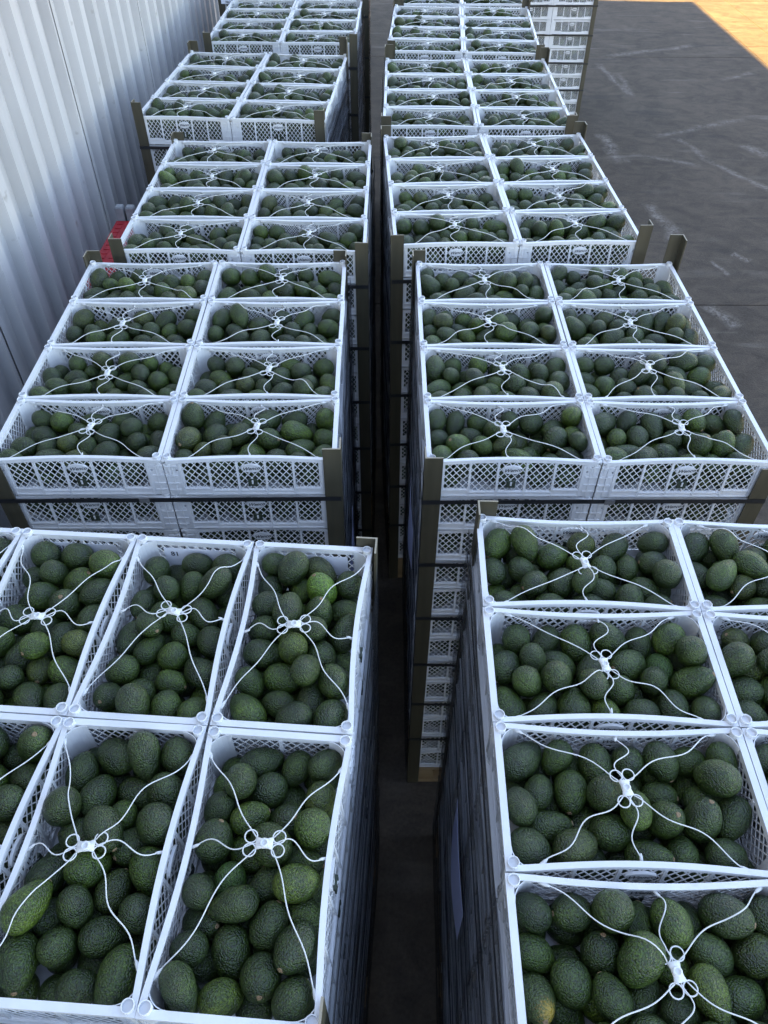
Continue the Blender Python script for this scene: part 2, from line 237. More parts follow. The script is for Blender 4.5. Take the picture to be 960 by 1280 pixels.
def avocado_material(name, dark, light, speck, patch=None):
    m = mat(name, dark, 0.42, 0.5)
    nt, b, out = nodes(m)
    tc = N(nt, 'ShaderNodeTexCoord')
    oi = N(nt, 'ShaderNodeObjectInfo')
    # move the pattern for each fruit
    off = N(nt, 'ShaderNodeVectorMath', operation='MULTIPLY')
    off.inputs[1].default_value = (7.0, 3.0, 5.0)
    nt.links.new(oi.outputs['Random'], off.inputs[0])
    add = N(nt, 'ShaderNodeVectorMath', operation='ADD')
    nt.links.new(tc.outputs['Object'], add.inputs[0])
    nt.links.new(off.outputs[0], add.inputs[1])
    v = add.outputs[0]
    big = N(nt, 'ShaderNodeTexNoise', Scale=26.0, Detail=2.0)
    nt.links.new(v, big.inputs['Vector'])
    peb = N(nt, 'ShaderNodeTexNoise', Scale=270.0, Detail=2.5, Roughness=0.55)
    nt.links.new(v, peb.inputs['Vector'])
    vor = N(nt, 'ShaderNodeTexVoronoi', Scale=330.0, feature='F1')
    nt.links.new(v, vor.inputs['Vector'])
    c = ramp(nt, big.outputs[0], [(0.32, dark), (0.68, light)])
    # each fruit its own ripeness
    tint = ramp(nt, oi.outputs['Random'], [(0.0, (0.72, 0.78, 0.82)), (0.35, (1.0, 1.0, 1.0)), (0.66, (1.1, 1.15, 0.9)), (0.80, (1.55, 1.6, 1.0)), (0.88, (2.1, 2.0, 1.1)), (0.94, (2.0, 1.4, 1.2)), (1.0, (0.8, 0.85, 0.9))])
    c = mix(nt, 1.0, c, tint, 'MULTIPLY')
    sp = ramp(nt, peb.outputs[0], [(0.36, (0.40, 0.42, 0.42)), (0.50, (0.95, 0.95, 0.95)), (0.64, (1.75, 1.7, 1.5))])
    c = mix(nt, 1.0, c, sp, 'MULTIPLY')
    dots = ramp(nt, vor.outputs['Distance'], [(0.10, (1, 1, 1)), (0.22, (0, 0, 0))])
    c = mix(nt, dots, c, speck)
    if patch:
        pm = N(nt, 'ShaderNodeVectorMath', operation='DISTANCE')
        nt.links.new(tc.outputs['Object'], pm.inputs[0])
        pm.inputs[1].default_value = patch[0]
        wob = N(nt, 'ShaderNodeMath', operation='MULTIPLY_ADD')
        nt.links.new(peb.outputs[0], wob.inputs[0])
        wob.inputs[1].default_value = 0.040
        nt.links.new(pm.outputs['Value'], wob.inputs[2])
        pf = ramp(nt, wob.outputs[0], [(0.027, (1, 1, 1)), (0.040, (0, 0, 0))])
        c = mix(nt, pf, c, patch[1])
    nt.links.new(c, b.inputs['Base Color'])
    hs = N(nt, 'ShaderNodeMath', operation='SUBTRACT')
    nt.links.new(peb.outputs[0], hs.inputs[0])
    nt.links.new(vor.outputs['Distance'], hs.inputs[1])
    bp = N(nt, 'ShaderNodeBump', Strength=1.0, Distance=0.0020)
    nt.links.new(hs.outputs[0], bp.inputs['Height'])
    nt.links.new(bp.outputs[0], b.inputs['Normal'])
    rr = ramp(nt, big.outputs[0], [(0.3, (0.28,) * 3), (0.7, (0.42,) * 3)])
    nt.links.new(rr, b.inputs['Roughness'])
    return m

M_AVO = avocado_material('avocado_skin', (0.009, 0.021, 0.0036), (0.027, 0.049, 0.0082), (0.068, 0.092, 0.026))
M_AVO_GREEN = avocado_material('bright_avocado_skin', (0.026, 0.066, 0.010), (0.040, 0.088, 0.014), (0.07, 0.11, 0.03))
M_AVO_YELLOW = avocado_material('yellow_patch_avocado_skin', (0.022, 0.036, 0.010), (0.034, 0.050, 0.014), (0.06, 0.07, 0.03),
                                ((0.006, 0.008, 0.034), (0.30, 0.20, 0.028)))
M_STEM = mat('stem_scar', (0.20, 0.13, 0.07), 0.7)

def noise_mat(name, c1, c2, scale, rough=0.6, stretch=(1, 1, 1), bump=0.0):
    m = mat(name, c1, rough)
    nt, b, out = nodes(m)
    tc = N(nt, 'ShaderNodeTexCoord')
    mp = N(nt, 'ShaderNodeMapping')
    mp.inputs['Scale'].default_value = stretch
    nt.links.new(tc.outputs['Object'], mp.inputs[0])
    n = N(nt, 'ShaderNodeTexNoise', Scale=scale, Detail=5.0)
    nt.links.new(mp.outputs[0], n.inputs['Vector'])
    nt.links.new(ramp(nt, n.outputs[0], [(0.3, c1), (0.7, c2)]), b.inputs['Base Color'])
    if bump:
        bp = N(nt, 'ShaderNodeBump', Strength=0.5, Distance=bump)
        nt.links.new(n.outputs[0], bp.inputs['Height'])
        nt.links.new(bp.outputs[0], b.inputs['Normal'])
    return m

M_POST = noise_mat('corner_board', (0.042, 0.037, 0.022), (0.070, 0.061, 0.038), 30, 0.55, (1, 1, 0.12), 0.0006)
M_POST_EDGE = mat('corner_board_edge', (0.30, 0.26, 0.19), 0.7)
M_STRAP = mat('black_strap', (0.012, 0.013, 0.015), 0.42)
M_BUCKLE = mat('strap_seal', (0.16, 0.16, 0.16), 0.4)
M_WOOD = noise_mat('pallet_wood', (0.22, 0.145, 0.075), (0.36, 0.25, 0.14), 14, 0.8, (0.15, 1, 1), 0.001)
M_PAPER = mat('label_paper', (0.74, 0.77, 0.84), 0.6)
M_PAPER2 = mat('blue_label_paper', (0.42, 0.48, 0.72), 0.6)
M_RED = noise_mat('red_paint', (0.33, 0.008, 0.016), (0.48, 0.022, 0.032), 38, 0.55, (1, 1, 1), 0.003)
M_GREY = noise_mat('grey_metal', (0.22, 0.24, 0.25), (0.34, 0.36, 0.37), 30, 0.5)

# white painted cladding: faint streaks, dust and stains of its own
M_CLAD = mat('white_cladding', (0.7, 0.7, 0.7), 0.42)
nt, b, out = nodes(M_CLAD)
tc = N(nt, 'ShaderNodeTexCoord')
mp = N(nt, 'ShaderNodeMapping')
mp.inputs['Scale'].default_value = (1, 3.2, 0.22)
nt.links.new(tc.outputs['Object'], mp.inputs[0])
n1 = N(nt, 'ShaderNodeTexNoise', Scale=3.0, Detail=6.0, Roughness=0.6)
nt.links.new(mp.outputs[0], n1.inputs['Vector'])
n2 = N(nt, 'ShaderNodeTexNoise', Scale=1.4, Detail=5.0)
nt.links.new(tc.outputs['Object'], n2.inputs['Vector'])
c = ramp(nt, n1.outputs[0], [(0.30, (0.41, 0.41, 0.41)), (0.58, (0.53, 0.525, 0.52))])
c = mix(nt, 0.35, c, ramp(nt, n2.outputs[0], [(0.35, (0.38, 0.37, 0.375)), (0.6, (0.53, 0.53, 0.53))]), 'MIX')
n3 = N(nt, 'ShaderNodeTexNoise', Scale=9.0, Detail=3.0)
nt.links.new(tc.outputs['Object'], n3.inputs['Vector'])
c = mix(nt, ramp(nt, n3.outputs[0], [(0.70, (0, 0, 0)), (0.76, (0.7, 0.7, 0.7))]), c, (0.25, 0.23, 0.21))
nt.links.new(c, b.inputs['Base Color'])
M_DARK = mat('dark_backing', (0.02, 0.02, 0.022), 0.8)
M_ROOF = mat('roof_sheet', (0.4, 0.41, 0.42), 0.5)

# worn concrete yard: mottling, tyre scuffs and pale scratches
M_CONC = mat('yard_concrete', (0.07, 0.066, 0.06), 0.85, 0.15)
nt, b, out = nodes(M_CONC)
geo = N(nt, 'ShaderNodeNewGeometry')
P = geo.outputs['Position']
def noise(scale, detail=5.0, vec=P, rough=0.55, dist=0.0):
    n = N(nt, 'ShaderNodeTexNoise', Scale=scale, Detail=detail, Roughness=rough, Distortion=dist)
    nt.links.new(vec, n.inputs['Vector'])
    return n.outputs[0]
def mapped(scale, rot=0.0):
    mp = N(nt, 'ShaderNodeMapping')
    mp.inputs['Scale'].default_value = scale
    mp.inputs['Rotation'].default_value = (0, 0, rot)
    nt.links.new(P, mp.inputs[0])
    return mp.outputs[0]
c = ramp(nt, noise(0.7, 7.0, rough=0.66, dist=1.4), [(0.34, (0.0310, 0.0240, 0.0181)), (0.50, (0.0548, 0.0426, 0.0318)), (0.66, (0.0927, 0.0714, 0.0523))])
c = mix(nt, 0.5, c, ramp(nt, noise(3.6, 8.0, mapped((1, 1.25, 1), 0.5), rough=0.68, dist=1.1), [(0.36, (0.0310, 0.0240, 0.0181)), (0.64, (0.1047, 0.0800, 0.0587))]))
def scuff(scale, rot, lo, hi, col, strength, detail=3.0, sc2=1.0):
    global c
    s = noise(sc2, detail, mapped(scale, rot), 0.5, 0.9)
    f = ramp(nt, s, [(lo, (0, 0, 0)), (hi, (strength,) * 3)])
    brk = ramp(nt, noise(2.3, 4.0), [(0.42, (0, 0, 0)), (0.62, (1, 1, 1))])
    f2 = mix(nt, 1.0, f, brk, 'MULTIPLY')
    c = mix(nt, f2, c, col)
scuff((0.45, 2.2, 1), 0.5, 0.60, 0.70, (0.1387, 0.1191, 0.0992), 0.6)
scuff((0.5, 3.0, 1), -0.55, 0.61, 0.69, (0.1519, 0.1313, 0.1102), 0.6)
scuff((0.45, 2.6, 1), 1.9, 0.60, 0.69, (0.0237, 0.0213, 0.0187), 0.75)
# long pale drag marks and scratches: start, end (metres on the yard), width, strength
gapn = noise(7.0, 6.0, rough=0.7)
finen = noise(34.0, 4.0, rough=0.7)
wobn = noise(0.9, 3.0)
def drag(x0, y0, x1, y1, wd, st):
    global c
    L = math.hypot(x1 - x0, y1 - y0)
    ux, uy = (x1 - x0) / L, (y1 - y0) / L
    def M(op, a, b2=None, b3=None):
        n = N(nt, 'ShaderNodeMath', operation=op)
        for k, v in enumerate((a, b2, b3)):
            if v is None:
                continue
            if isinstance(v, (int, float)):
                n.inputs[k].default_value = v
            else:
                nt.links.new(v, n.inputs[k])
        return n.outputs[0]
    def dot(vx, vy, off):
        d = N(nt, 'ShaderNodeVectorMath', operation='DOT_PRODUCT')
        nt.links.new(P, d.inputs[0])
        d.inputs[1].default_value = (vx, vy, 0)
        return M('ADD', d.outputs['Value'], off)
    s = dot(ux / L, uy / L, -(x0 * ux + y0 * uy) / L)
    t = dot(-uy, ux, (x0 * uy - y0 * ux))
    t = M('ADD', t, M('MULTIPLY_ADD', wobn, 0.5, -0.25))
    core = M('SUBTRACT', 1.0, M('DIVIDE', M('ABSOLUTE', t), wd * 0.7))
    ends = M('MULTIPLY', M('MULTIPLY', s, M('SUBTRACT', 1.0, s)), 6.0)
    nn_ = M('MULTIPLY_ADD', M('ADD', gapn, finen), 2.6, -2.2)
    nn_ = M('MAXIMUM', nn_, 0.0)
    f = N(nt, 'ShaderNodeMath', operation='MULTIPLY', use_clamp=True)
    nt.links.new(M('MULTIPLY', M('MAXIMUM', M('MINIMUM', core, ends), 0.0), nn_), f.inputs[0])
    f.inputs[1].default_value = st
    c = mix(nt, f.outputs[0], c, (0.1981, 0.1737, 0.1488))
def on_yard(u, v):
    q = cam.matrix_world.to_3x3() @ Vector(((u - 480) / FPX, (640 - v) / FPX, -1.0))
    k = -CAM_H / q.z
    return q.x * k, q.y * k
for (u0, v0, u1, v1, wd, st) in ((880, 198, 975, 240, 0.10, 1.3), (785, 193, 880, 208, 0.09, 1.0), (750, 166, 777, 204, 0.13, 1.5), (812, 252, 850, 303, 0.14, 1.4),
                                 (915, 316, 940, 326, 0.10, 2.2), (890, 325, 910, 345, 0.05, 1.5), (885, 380, 925, 410, 0.13, 1.5), (815, 172, 930, 148, 0.12, 1.0),
                                 (752, 73, 870, 55, 0.16, 1.1), (840, 172, 885, 200, 0.10, 1.0), (745, 78, 790, 122, 0.12, 1.2), (790, 120, 770, 90, 0.10, 1.0), (925, 180, 955, 198, 0.16, 1.2), (900, 100, 945, 92, 0.12, 0.9)):
    (xa, ya), (xb, yb) = on_yard(u0, v0), on_yard(u1, v1)
    drag(xa, ya, xb, yb, wd, st)
grain = noise(60.0, 6.0, rough=0.7)
c = mix(nt, 0.25, c, ramp(nt, grain, [(0.32, (0.0159, 0.0142, 0.0123)), (0.68, (0.1123, 0.0961, 0.0805))]))
nt.links.new(c, b.inputs['Base Color'])
bp = N(nt, 'ShaderNodeBump', Strength=0.5, Distance=0.006)
nt.links.new(grain, bp.inputs['Height'])
nt.links.new(bp.outputs[0], b.inputs['Normal'])
M_JOINT = mat('joint_filler', (0.035, 0.034, 0.033), 0.85)

# ------------------------------------------------------------------ mesh helpers
class MB:
    """collects verts, faces and a material index per face"""
    def __init__(s):
        s.v, s.f, s.m = [], [], []
    def add(s, V, F, m=0):
        k = len(s.v)
        s.v += [tuple(p) for p in V]
        s.f += [tuple(i + k for i in q) for q in F]
        s.m += [m] * len(F)
    def box(s, x0, x1, y0, y1, z0, z1, m=0):
        V = [(x, y, z) for x in (x0, x1) for y in (y0, y1) for z in (z0, z1)]
        s.add(V, [(0, 1, 3, 2), (4, 6, 7, 5), (0, 4, 5, 1), (2, 3, 7, 6), (0, 2, 6, 4), (1, 5, 7, 3)], m)
    def beam(s, pts, w, m=0, closed=False):
        """box section swept along x: pts = [(x, y0, y1, z0, z1)]"""
        V, F = [], []
        for (x, y0, y1, z0, z1) in pts:
            V += [(x, y0, z0), (x, y1, z0), (x, y1, z1), (x, y0, z1)]
        for k in range(len(pts) - 1):
            a = 4 * k
            for q in range(4):
                F.append((a + q, a + (q + 1) % 4, a + 4 + (q + 1) % 4, a + 4 + q))
        F.append((3, 2, 1, 0))
        a = 4 * (len(pts) - 1)
        F.append((a, a + 1, a + 2, a + 3))
        s.add(V, F, m)
    def tube(s, pts, r, n=6, m=0, closed=False, rs=None):
        pts = [Vector(p) for p in pts]
        K = len(pts)
        V, F = [], []
        up = Vector((0, 0, 1))
        for k, p in enumerate(pts):
            if closed:
                t = pts[(k + 1) % K] - pts[k - 1]
            else:
                t = pts[min(k + 1, K - 1)] - pts[max(k - 1, 0)]
            t.normalize()
            a = t.cross(up)
            if a.length < 1e-4:
                a = Vector((1, 0, 0))
            a.normalize()
            bb = a.cross(t)
            rr = rs[k] if rs else r
            for q in range(n):
                th = 2 * math.pi * q / n
                V.append(p + a * (rr * math.cos(th)) + bb * (rr * math.sin(th)))
        for k in range(K if closed else K - 1):
            k2 = (k + 1) % K
            for q in range(n):
                F.append((k * n + q, k * n + (q + 1) % n, k2 * n + (q + 1) % n, k2 * n + q))
        if not closed:
            F.append(tuple(range(n))[::-1])
            F.append(tuple((K - 1) * n + q for q in range(n)))
        s.add(V, F, m)
    def merge(s, o, mmap=None):
        k = len(s.v)
        s.v += o.v
        s.f += [tuple(i + k for i in q) for q in o.f]
        s.m += [mmap[i] if mmap else i for i in o.m]
    def mesh(s, name, mats, smooth=False):
        me = bpy.data.meshes.new(name)
        me.from_pydata(s.v, [], s.f)
        for m in mats:
            me.materials.append(m)
        if len(mats) > 1:
            me.polygons.foreach_set('material_index', s.m)
        if smooth:
            me.polygons.foreach_set('use_smooth', [True] * len(s.f))
        me.update()
        return me

def obj(name, data, parent=None, M=None):
    o = bpy.data.objects.new(name, data)
    COL.objects.link(o)
    if parent is not None:
        o.parent = parent
    if M is not None:
        o.matrix_local = M
    return o

def tag(o, label, cat, group=None, kind=None):
    o['label'] = label
    o['category'] = cat
    if group:
        o['group'] = group
    if kind:
        o['kind'] = kind
    return o

ORD = ['first', 'second', 'third', 'fourth', 'fifth', 'sixth', 'seventh', 'eighth', 'ninth', 'tenth', 'eleventh', 'twelfth', 'thirteenth']

# ------------------------------------------------------------------ ground
g = MB()
g.box(-400, 400, -400, 900, -0.5, -0.012)
ground = obj('ground', g.mesh('ground', [M_JOINT]))
ground['kind'] = 'structure'
def slab(x0, x1, y0, y1):
    m = MB()
    gp = 0.006
    m.box(x0 + gp, x1 - gp, y0 + gp, y1 - gp, -0.13, 0.0)
    me = m.mesh('slab', [M_CONC])
    return obj('slab', me, ground)
ys = [-30.0, -15.9, -8.6, -1.35, 5.93, 13.2, 20.5, 27.8, 35.0, 60.0]
for a, b_ in zip(ys[:-1], ys[1:]):
    slab(-30, -1.45, a, b_)
    slab(-1.45, 5.75, a, b_)
yy = -2.25
while yy < 22.0:
    slab(5.75, 6.35, yy, yy + 1.46)
    slab(6.35, 11.0, yy, yy + 1.46)
    yy += 1.46
slab(5.75, 11.0, -30, -2.25)
slab(5.75, 11.0, yy, 60)
slab(11.0, 60, -30, 60)

# ------------------------------------------------------------------ warehouse with corrugated cladding
wh = obj('warehouse', None)
wh.location = (WALL_X, 5, 0)
tag(wh, 'white corrugated metal warehouse wall along the left of the stacks', 'building')
PITCH_RIB = 0.2085
NR = 7
PW = PITCH_RIB * NR
def cladding_mesh():
    prof = []
    for k in range(NR):
        y = k * PITCH_RIB
        for dy, d in ((0.0, 0.046), (0.033, 0.046), (0.045, 0.0), (0.1635, 0.0), (0.1755, 0.046)):
            prof.append((y + dy, d))
    prof.append((PW - 0.013, 0.046))
    V, F = [], []
    zs = [0.25, 2.0, 4.0, 5.5, WALL_H]
    for z in zs:
        for (y, d) in prof:
            V.append((d, y, z))
    n = len(prof)
    for k in range(len(zs) - 1):
        for i in range(n - 1):
            F.append((k * n + i, k * n + i + 1, (k + 1) * n + i + 1, (k + 1) * n + i))
    m = MB()
    m.add(V, F)
    # sheet thickness: a second skin 1.5 mm behind and closed edges
    k0 = len(m.v)
    m.add([(x - 0.0015, y, z) for (x, y, z) in V], [tuple(reversed(q)) for q in F])
    m.f += [((k) * n + n - 1, k0 + k * n + n - 1, k0 + (k + 1) * n + n - 1, (k + 1) * n + n - 1) for k in range(len(zs) - 1)]
    m.f += [(k0 + k * n, k * n, (k + 1) * n, k0 + (k + 1) * n) for k in range(len(zs) - 1)]
    m.m = [0] * len(m.f)
    return m.mesh('cladding_panel', [M_CLAD])
clad = cladding_mesh()
# a seam passes y = 5.59 and one 6.9 or so in the photograph
y0 = 5.60 - 9 * PW
while y0 < WALL_END - 0.3:
    o = obj('cladding_panel', clad, wh)
    o.location = (0.0, y0 - 5, 0)
    y0 += PW
WALL_END2 = y0
m = MB()
m.box(-8.0, -0.03, 5.60 - 9 * PW - 5, WALL_END2 - 5 - 0.01, 0.0, WALL_H - 0.02)
obj('inner_wall', m.mesh('inner_wall', [M_DARK]), wh)
m = MB()
m.box(-8.2, 0.06, 5.60 - 9 * PW - 5 - 0.05, WALL_END2 - 5 + 0.03, WALL_H, WALL_H + 0.08)
obj('roof_edge', m.mesh('roof_edge', [M_ROOF]), wh)
m = MB()
m.box(-0.028, 0.012, 5.60 - 9 * PW - 5, WALL_END2 - 5 - 0.01, 0.0, 0.248)
obj('plinth', m.mesh('plinth', [M_GREY]), wh)

# ------------------------------------------------------------------ crate (long axis x, 0.5 x 0.29 pitch, 0.146 tier)
CX, CY, TIER = 0.2485, 0.1445, 0.146
BOW = 0.0125
def bowf(x):
    t = min(1.0, abs(x) / 0.235)
    return BOW * (1 - t * t) ** 1.3

def lattice(mb, a0, a1, z0, z1, put, cw=0.0205, ch=0.0250, hw=0.00118, th=0.0006):
    """diamond strips over the rectangle; put(a, z, d) turns panel coordinates into a point"""
    k = ch / cw
    for s in (1, -1):
        c = a0 - (z1 - z0) / k if s == 1 else a0
        cend = a1 if s == 1 else a1 + (z1 - z0) / k
        c += cw * 0.3
        while c < cend:
            # z = z0 + s*k*(a - c)
            lo = max(a0, min(c, c + (z1 - z0) / (s * k)))
            hi = min(a1, max(c, c + (z1 - z0) / (s * k)))
            if hi - lo > 0.003:
                lo -= 0.001
                hi += 0.001
                za, zb = z0 + s * k * (lo - c), z0 + s * k * (hi - c)
                L = math.hypot(hi - lo, zb - za)
                nx, nz = -(zb - za) / L * hw, (hi - lo) / L * hw
                d0 = s * 0.0003
                V = []
                for (a, z) in ((lo, za), (hi, zb)):
                    for (q, d) in ((1, -th), (1, th), (-1, th), (-1, -th)):
                        V.append(put(a + q * nx, z + q * nz, d + d0))
                mb.add(V, [(0, 1, 5, 4), (1, 2, 6, 5), (2, 3, 7, 6), (3, 0, 4, 7)])
            c += cw

def side_wall(sg):
    m = MB()
    yw = 0.1390
    def put(a, z, d):
        return (a, sg * (yw + d - bowf(a) * min(1.0, z / 0.143)), z)
    def pbox(a0, a1, z0, z1, d0=-0.0016, d1=0.0016, seg=1):
        V, F = [], []
        for k in range(seg + 1):
            a = a0 + (a1 - a0) * k / seg
            V += [put(a, z0, d0), put(a, z0, d1), put(a, z1, d1), put(a, z1, d0)]
        for k in range(seg):
            b4 = 4 * k
            for q in range(4):
                F.append((b4 + q, b4 + (q + 1) % 4, b4 + 4 + (q + 1) % 4, b4 + 4 + q))
        F.append((3, 2, 1, 0))
        b4 = 4 * seg
        F.append((b4, b4 + 1, b4 + 2, b4 + 3))
        m.add(V, F)
    e = 0.204
    pw = 2 * e / 5
    for p in range(5):
        a0, a1 = -e + p * pw, -e + (p + 1) * pw
        z0 = 0.034 if p in (0, 4) else 0.026
        lattice(m, a0 + 0.003, a1 - 0.003, z0, 0.128, put)
        pbox(a0, a1, 0.004, z0, -0.0018, 0.0018)
        # stiffening lip on the outside of the tray band
        pbox(a0 + 0.002, a1 - 0.002, z0 - 0.007, z0 - 0.003, 0.0018, 0.0042)
        pbox(a0 + 0.002, a1 - 0.002, 0.006, 0.010, 0.0018, 0.0042)
    for p in range(6):
        a = -e + p * pw
        pbox(a - 0.0032, a + 0.0032, 0.0045, 0.1275, -0.0028, 0.0034)
    # corner fields with a small square hole and ledges
    for sx in (-1, 1):
        def cb(a0, a1, z0, z1, d0=-0.0017, d1=0.0017):
            lo, hi = sorted((sx * a0, sx * a1))
            pbox(lo, hi, z0, z1, d0, d1)
        cb(0.2072, 0.2105, 0.004, 0.1275)
        cb(0.2165, 0.2483, 0.004, 0.1275)
        cb(0.2105, 0.2165, 0.004, 0.098)
        cb(0.2105, 0.2165, 0.105, 0.1275)
        for zz in (0.024, 0.050, 0.080, 0.116):
            cb(0.212, 0.2475, zz, zz + 0.004, 0.0017, 0.0045)
        cb(0.224, 0.2275, 0.010, 0.120, 0.0016, 0.0036)
    return m

def end_wall(sg):
    m = MB()
    xw = 0.2375
    def put(a, z, d):
        return (sg * (xw + d), a, z)
    def pbox(a0, a1, z0, z1, d0=-0.0016, d1=0.0016):
        V = [put(a, z, d) for a in (a0, a1) for z in (z0, z1) for d in (d0, d1)]
        m.add(V, [(0, 1, 3, 2), (4, 6, 7, 5), (0, 4, 5, 1), (2, 3, 7, 6), (0, 2, 6, 4), (1, 5, 7, 3)])
    e = 0.106
    for p in range(2):
        a0, a1 = -e + p * e, p * e
        lattice(m, a0 + 0.003, a1 - 0.003, 0.014, 0.128, put)
        pbox(a0, a1, 0.004, 0.014, -0.0014, 0.0014)
    for a in (-e, 0, e):
        pbox(a - 0.0035, a + 0.0035, 0.0045, 0.1275, -0.0028, 0.0032)
    for s in (-1, 1):
        lo, hi = sorted((s * (e + 0.0035), s * 0.1385))
        pbox(lo, hi, 0.004, 0.1275, -0.0017, 0.0017)
        for zz in (0.05, 0.085):
            lo, hi = sorted((s * (e + 0.008), s * 0.136))
            pbox(lo, hi, zz, zz + 0.003, 0.0017, 0.0040)
    return m

def rim_mb():
    m = MB()
    # long rims, bowed inwards, with a flat flange and an outer lip
    K = 16
    for sg in (-1, 1):
        for (d0, d1, z0, z1) in ((0.1335, 0.1445, 0.1385, 0.1430), (0.1414, 0.1440, 0.1300, 0.1386), (0.1378, 0.1402, 0.1262, 0.1386)):
            pts = []
            for k in range(K + 1):
                x = -0.2380 + 0.476 * k / K
                bb = bowf(x)
                ya, yb = sorted((sg * (d0 - bb), sg * (d1 - bb)))
                pts.append((x, ya, yb, z0, z1))
            m.beam(pts, 0)
    for sg in (-1, 1):
        xa, xb = sorted((sg * 0.2350, sg * 0.2488))
        m.box(xa, xb, -0.1443, 0.1443, 0.1383, 0.1432)
        xa, xb = sorted((sg * 0.2462, sg * 0.2484))
        m.box(xa, xb, -0.142, 0.142, 0.1315, 0.1384)
        xa, xb = sorted((sg * 0.2362, sg * 0.2384))
        m.box(xa, xb, -0.138, 0.138, 0.1262, 0.1384)
    return m

def gusset_mb(sx, sy):
    """rounded inner corner of the crate"""
    m = MB()
    V, F = [], []
    K = 6
    r = 0.040
    cx, cy = 0.236 - r, 0.138 - r
    for k in range(K + 1):
        th = math.pi / 2 * k / K
        x, y = cx + r * math.cos(th), cy + r * math.sin(th)
        for q in (0.0, 0.0016):
            ct, st = math.cos(th), math.sin(th)
            V += [(sx * (x - q * ct), sy * (y - q * st), 0.007), (sx * (x - q * ct), sy * (y - q * st), 0.1395)]
    for k in range(K):
        a = 4 * k
        F += [(a, a + 4, a + 5, a + 1), (a + 2, a + 3, a + 7, a + 6), (a + 1, a + 5, a + 7, a + 3)]
    F += [(0, 1, 3, 2), (4 * K, 4 * K + 2, 4 * K + 3, 4 * K + 1)]
    m.add(V, F)
    return m

def corner_tube_mb(sx, sy):
    m = gusset_mb(sx, sy)
    n = 14
    cx, cy, r, ri = sx * 0.2350, sy * 0.1310, 0.0112, 0.0092
    V, F = [], []
    for (rad, z) in ((r, 0.086), (r, 0.1515), (r - 0.0008, 0.1526), (ri + 0.0004, 0.1526), (ri, 0.1515), (ri, 0.1447)):
        for q in range(n):
            th = 2 * math.pi * q / n
            V.append((cx + rad * math.cos(th), cy + rad * math.sin(th), z))
    for k in range(5):
        for q in range(n):
            F.append((k * n + q, k * n + (q + 1) % n, (k + 1) * n + (q + 1) % n, (k + 1) * n + q))
    F.append(tuple(5 * n + q for q in range(n)))
    F.append(tuple(range(n))[::-1])
    m.add(V, F)
    return m

def base_mb():
    m = MB()
    m.box(-0.2425, 0.2425, -0.1385, 0.1385, 0.0050, 0.0080)
    for k in range(6):
        x = -0.2 + 0.08 * k
        m.box(x - 0.002, x + 0.002, -0.138, 0.138, 0.0022, 0.0051)
    m.box(-0.242, 0.242, -0.002, 0.002, 0.0018, 0.0051)
    return m

def plate_mb(sg):
    m = MB()
    n = 20
    y0, y1 = sg * (0.1382 - BOW * 0.72), sg * (0.1440 - BOW * 0.72)
    V, F = [], []
    for y in (y0, y1):
        for q in range(n):
            th = 2 * math.pi * q / n
            V.append((0.0290 * math.cos(th), y, 0.103 + 0.0152 * math.sin(th)))
    for q in range(n):
        F.append((q, (q + 1) % n, n + (q + 1) % n, n + q))
    F += [tuple(range(n)), tuple(n + q for q in range(n))[::-1]]
    m.add(V, F)
    return m

def latch_mb(sg):
    m = MB()
    yb = 0.1405 - BOW * 0.33
    def bx(a0, a1, z0, z1, d0, d1, mi):
        ya, yb2 = sorted((sg * (yb + d0), sg * (yb + d1)))
        m.box(a0, a1, ya, yb2, z0, z1, mi)
    bx(-0.013, 0.013, 0.038, 0.062, -0.003, 0.003, 0)
    bx(-0.0025, 0.0025, 0.047, 0.0612, 0.003, 0.0046, 1)
    return m

def text_mb(body, size, shear=0.0, bold=0.0):
    cu = bpy.data.curves.new('lettering', 'FONT')
    cu.body = body
    cu.size = size
    cu.shear = shear
    cu.offset = bold
    cu.align_x = 'CENTER'
    cu.align_y = 'CENTER'
    cu.resolution_u = 2
    t = bpy.data.objects.new('lettering_source', cu)
    COL.objects.link(t)
    me = bpy.data.meshes.new_from_object(t)
    mb = MB()
    mb.add([tuple(v.co) for v in me.vertices], [tuple(p.vertices) for p in me.polygons])
    bpy.data.objects.remove(t)
    bpy.data.meshes.remove(me)
    bpy.data.curves.remove(cu)
    return mb

WORD = text_mb('Wenco', 0.0170, 0.38, 0.0003)
def lettering_mb(sg):
    m = MB()
    yo = sg * (0.1446 - BOW * 0.72)
    yi = sg * (0.1376 - BOW * 0.72)
    # outside, reading from outside
    m.add([(-sg * x, yo, 0.103 + y + 0.10 * x) for (x, y, z) in WORD.v], WORD.f)
    # and the same word moulded on the inner face
    m.add([(sg * x, yi, 0.103 + y + 0.10 * x) for (x, y, z) in WORD.v], WORD.f)
    return m

